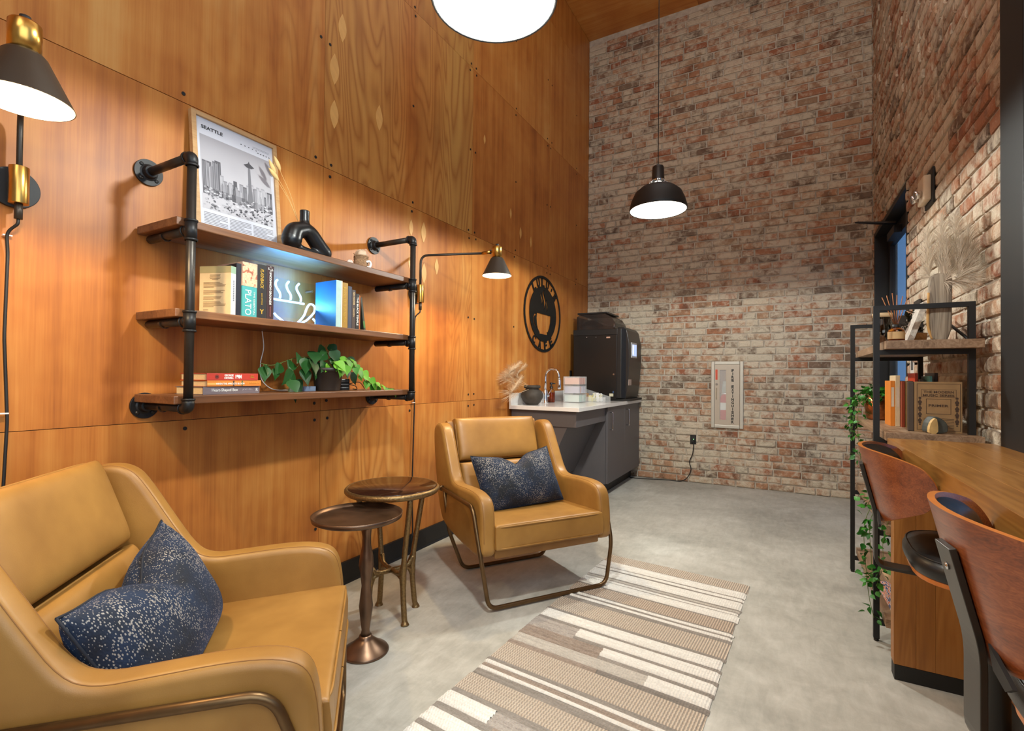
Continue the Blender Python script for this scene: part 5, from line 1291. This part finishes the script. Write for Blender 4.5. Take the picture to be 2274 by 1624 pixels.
ivy(t, [[(0, 0, .12), (-.04, .0, .16), (-.09, .03, .13), (-.11, .03, .04), (-.12, .02, -.06)], [(0, 0, .12), (-.03, .05, .17), (-.09, .10, .12), (-.12, .10, .0), (-.11, .09, -.12)], [(0, 0, .12), (.03, -.03, .16), (.02, -.08, .13)], [(0, 0, .12), (.0, .0, .17), (-.04, -.05, .14), (-.075, -.05, .09)], [(0, 0, .12), (.05, .03, .16), (.05, -.03, .13)], [(-.03, .0, .14), (-.085, -.02, .10), (-.10, -.01, -.02), (-.09, .0, -.16), (-.085, -.01, -.22)]], 52, .030, 31)
t = thing('ivy_planter', 'ivy cascading from a wooden planter on the rack beside the bar panel', 'plant', (.450, 2.60, rz_[2]))
G().box(-.08, .10, -.04, .10, 0, .08, RW).out('planter_box', t, bev=.002)
ivy(t, [[(-.04, -.02, .08), (-.10, -.05, .10), (-.14, -.05, .0), (-.135, -.04, -.14), (-.13, -.04, -.28)], [(-.04, 0, .08), (-.10, .02, .09), (-.15, .02, -.02), (-.15, .0, -.18), (-.14, -.02, -.32), (-.125, -.04, -.40)], [(0, -.02, .08), (-.06, -.08, .08), (-.10, -.09, -.05), (-.10, -.08, -.16), (-.12, -.06, -.26)], [(0, 0, .08), (.0, -.04, .12), (-.03, -.07, .10)], [(-.05, .03, .08), (-.1, .06, .12), (-.14, .06, .04)]], 50, .032, 33)
# lower shelves: stacked books, bowl, magazines
cols = [(186, 100, 40), (206, 190, 160), (92, 60, 84), (190, 150, 100), (150, 140, 130)]
labs = ['thin grey book at the bottom of the rack pile behind the stool', 'tan book second from the bottom of the rack pile', 'plum book in the middle of the rack pile', 'cream book second from the top of the rack pile', 'orange book on top of the rack pile']
hz = rz_[2]
for k in range(5):
    b = book((.56 - .012 * k, 2.98, hz), .022, .20 - .006 * k, .25 - .01 * k, [cols[4], cols[3], cols[2], cols[1], cols[0]][k], labs[k], 'books lying on the third rack shelf', rz=PI - .06 * (k % 2), lying=True)
    b.location = (.365 + .008 * k, 3.23 - .006 * k, hz); hz += .0225
t = thing('serving_bowl', 'pale wooden bowl on the low rack shelf', 'bowl', (.47, 2.72, rz_[3] + .06))
G().lathe([(0, 0), (.04, 0), (.08, .03), (.105, .08), (.101, .08), (.077, .034), (0, .012)], plain((206, 176, 140), .5, 0, .08), 36).out('bowl_body', t)
def zig(name):
    m, t = newmat(name); v = t.obj(); n = t.n('TexWave', {'Scale': 22, 'Distortion': 14, 'Detail': 2}); t.set(n.inputs['Vector'], v)
    t.col(t.ramp(n.outputs[0], [(.2, srgb(60, 70, 120)), (.35, srgb(226, 224, 218)), (.65, srgb(230, 228, 222)), (.8, srgb(206, 110, 70))])); t.rough(.35); return m
ZG = zig('patterned_magazine')
for k in range(4):
    o = G(Matrix.Rotation(.08 * (k % 2) - .04, 4, 'Z')).box(0, .21, 0, .27, 0, .013, [PAPER, ZG, PAPER, ZG][k]).box(0.0, .21, 0.0, .27, .013, .0135, ZG).out('magazine', loc=(.385, 2.53, rz_[3] + .0005 + k * .0142))
    tag(o, ['white magazine at the bottom of the low rack pile', 'patterned magazine second in the low rack pile', 'white magazine third in the low rack pile', 'patterned magazine on top of the low rack pile'][k], 'magazine', 'magazines on the lowest rack shelf')
# top of the rack
zt = rz_[0]
t = thing('reed_diffuser', 'amber reed diffuser bottle on the rack top', 'diffuser', (.415, 2.66, zt))
G().lathe([(0, 0), (.028, 0), (.030, .003), (.030, .050), (.024, .060), (.011, .065), (.011, .078)], AMB, 26).out('bottle', t); G().lathe([(.013, .066), (.014, .078), (.0, .079)], BLK, 16).out('collar', t)
G().lathe([(.0305, .015), (.0305, .046)], plain((206, 170, 120), .6), 24).out('paper_label', t)
for k in range(6): G().tube([(0, 0, .06), (-.05 + .018 * k, .01 * (k % 2), .215 - .008 * abs(k - 2))], .0016, plain((176, 110, 62), .7), 6).out('reed', t)
t = thing('candle_jar', 'glass candle jar with a pale lid behind the reed diffuser', 'jar', (.395, 2.86, zt))
G().lathe([(0, 0), (.036, 0), (.038, .004), (.038, .13), (.035, .13), (.034, .006), (0, .006)], GLASS, 28).out('jar', t); G().lathe([(0, .131), (.039, .131), (.039, .150), (0, .152)], plain((206, 180, 140), .5), 28).out('lid', t); G().lathe([(0, .007), (.033, .007), (.033, .09), (0, .09)], plain((146, 92, 52), .4), 24).out('wax', t)
t = thing('wood_vase', 'tall weathered driftwood vase on the rack top', 'vase', (.552, 2.62, zt))
DW = wood('driftwood', (104, 92, 80), (150, 138, 122), (186, 174, 156), axis=2, scale=2.4, rough=.8, rings=1.0, bump=.4)
vp = smooth2([(-.024, 0), (.034, 0), (.035, .20), (.037, .257), (.024, .278), (-.024, .278), (-.037, .257), (-.035, .08), (-.032, .03)], 1)
G().prism(vp, (1, 0, 0), (0, 0, 1), (0, 1, 0), -.022, .022, DW).out('vase_body', t, bev=.008, seg=3)
G().tube(spline([(-.026, -.01, .01), (-.036, -.012, .04), (-.041, -.012, .08), (-.038, -.012, .20)], 5), .005, plain((196, 152, 92), .7, 0, .15), 8).out('bark_edge', t)
o = thing('pampas_grass', 'wispy white pampas plumes fanning out of the driftwood vase', 'dried grass', (.545, 2.62, zt + .272))
PW = plain((226, 214, 196), .95, 0, .06, 'white_plume'); g = G()
for k, (tx, ty, tz, n) in enumerate([(.01, -.01, .17, 900), (.05, .0, .17, 900), (.085, .0, .13, 900), (.10, .01, .08, 800), (-.03, .0, .14, 700), (.06, -.02, .10, 700), (.02, -.03, .10, 600)]):
    plume(g, (0, 0, 0), (tx * 1.15, ty, tz * 1.4), (tx * 1.2, 0, -.3), n, .085, .00055, 40 + k, PW)
g.out('plume', o, kind='stuff')
t = thing('wooden_sign', 'small dark framed lettered sign on the rack top', 'sign', (.475, 2.98, zt), .0)
G().box(-.0, .085, 0, .018, .0, .15, plain((50, 46, 42), .6)).out('board', t, bev=.002)
text('HEY', WINK, t, (.042, -.0006, .125), (1, 0, 0), (0, 0, 1), h=.010); text('GORGEOUS', WINK, t, (.042, -.0006, .095), (1, .0, .15), (-.15, 0, 1), w=.066, h=.014, bold=.02)
text('J', WINK, t, (.042, -.0006, .045), (1, 0, 0), (0, 0, 1), h=.022)
t = thing('book', 'white speckled book leaning behind the reed diffuser', 'book', (.455, 2.70, zt)); t.rotation_euler = (0, .32, 0)
G().box(0, .022, 0, .14, 0.006, .185, plain((206, 200, 190), .6, 0, .3, 'speckled_paper', .5, scale=90)).out('cover', t, bev=.001); G().box(.002, .020, .001, .1405, .007, .186, PAPER).out('pages', t)
t = thing('planter_basket', 'low tan basket with dark foliage behind the reed diffuser', 'basket', (.505, 2.83, zt))
G().lathe([(0, 0), (.042, 0), (.048, .05), (.045, .05), (.040, .005), (0, .005)], plain((186, 138, 84), .7, 0, .2, 'woven_rattan', 1.0, scale=110), 28).out('basket', t)
ivy2 = [(0, 0, .04), (.0, .0, .10), (.01, .01, .15)]
rb = random.Random(55); g = G(); vs, fs = leaf_mesh('', [.0, .2, .24, .15, 0], None); DKL = leaf_mat('dark_leaf', (24, 28, 16), (56, 52, 30))
for k in range(70): g.add(vs, fs, DKL, True, Matrix.Translation((rb.uniform(-.025, .025), rb.uniform(-.02, .02), .05 + rb.random() * .10)) @ orient((rb.uniform(-1, 1), rb.uniform(-1, 1), rb.uniform(.2, 1))) @ Matrix.Scale(.03, 4))
g.out('foliage', t, kind='stuff')

# ------------------------------------------------------------------ fixtures on the right wall
t = thing('emergency_light', 'white emergency light with twin heads on a black plate high on the brick wall', 'light', (RX - .014, 3.42, 2.135))
G().box(-.010, 0, -.085, .085, -.095, .095, BLK).out('back_plate', t, bev=.002); G().box(-.045, -.010, -.070, .070, -.075, .060, plain((214, 196, 170), .5)).out('housing', t, bev=.008, seg=3)
g = G()
for y in (-.035, .045): G().lathe([(0, 0), (.018, 0), (.024, .03), (.022, .032), (0, .02)], CHROME, 18, (-.045, y, -.03), (-1, .0, -.2)).out('lamp_head', t)
t = thing('wall_sign', 'small white notice with a picture beside the door', 'sign', (RX - .014, 3.86, 1.19))
G().box(-.003, 0, -.05, .05, -.08, .08, WHITE).out('sheet', t); G().box(-.0035, -.003, -.03, .03, -.03, .045, plain((90, 90, 90), .6)).out('printed_picture', t); G().box(-.0035, -.003, -.02, .02, -.06, -.05, INK).out('printed_text', t)
t = thing('notice_stand', 'dark lettered board fixed to the brick beside the door', 'sign', (RX - .014, 3.70, 1.45))
G().box(-.012, 0, -.07, .07, -.12, .12, plain((60, 54, 50), .6)).out('board', t, bev=.002)
g = G()
for k in range(3): g.box(-.0125, -.012, -.045, .045, .05 - k * .05, .064 - k * .05, WINK)
g.out('printed_text', t, kind='stuff')
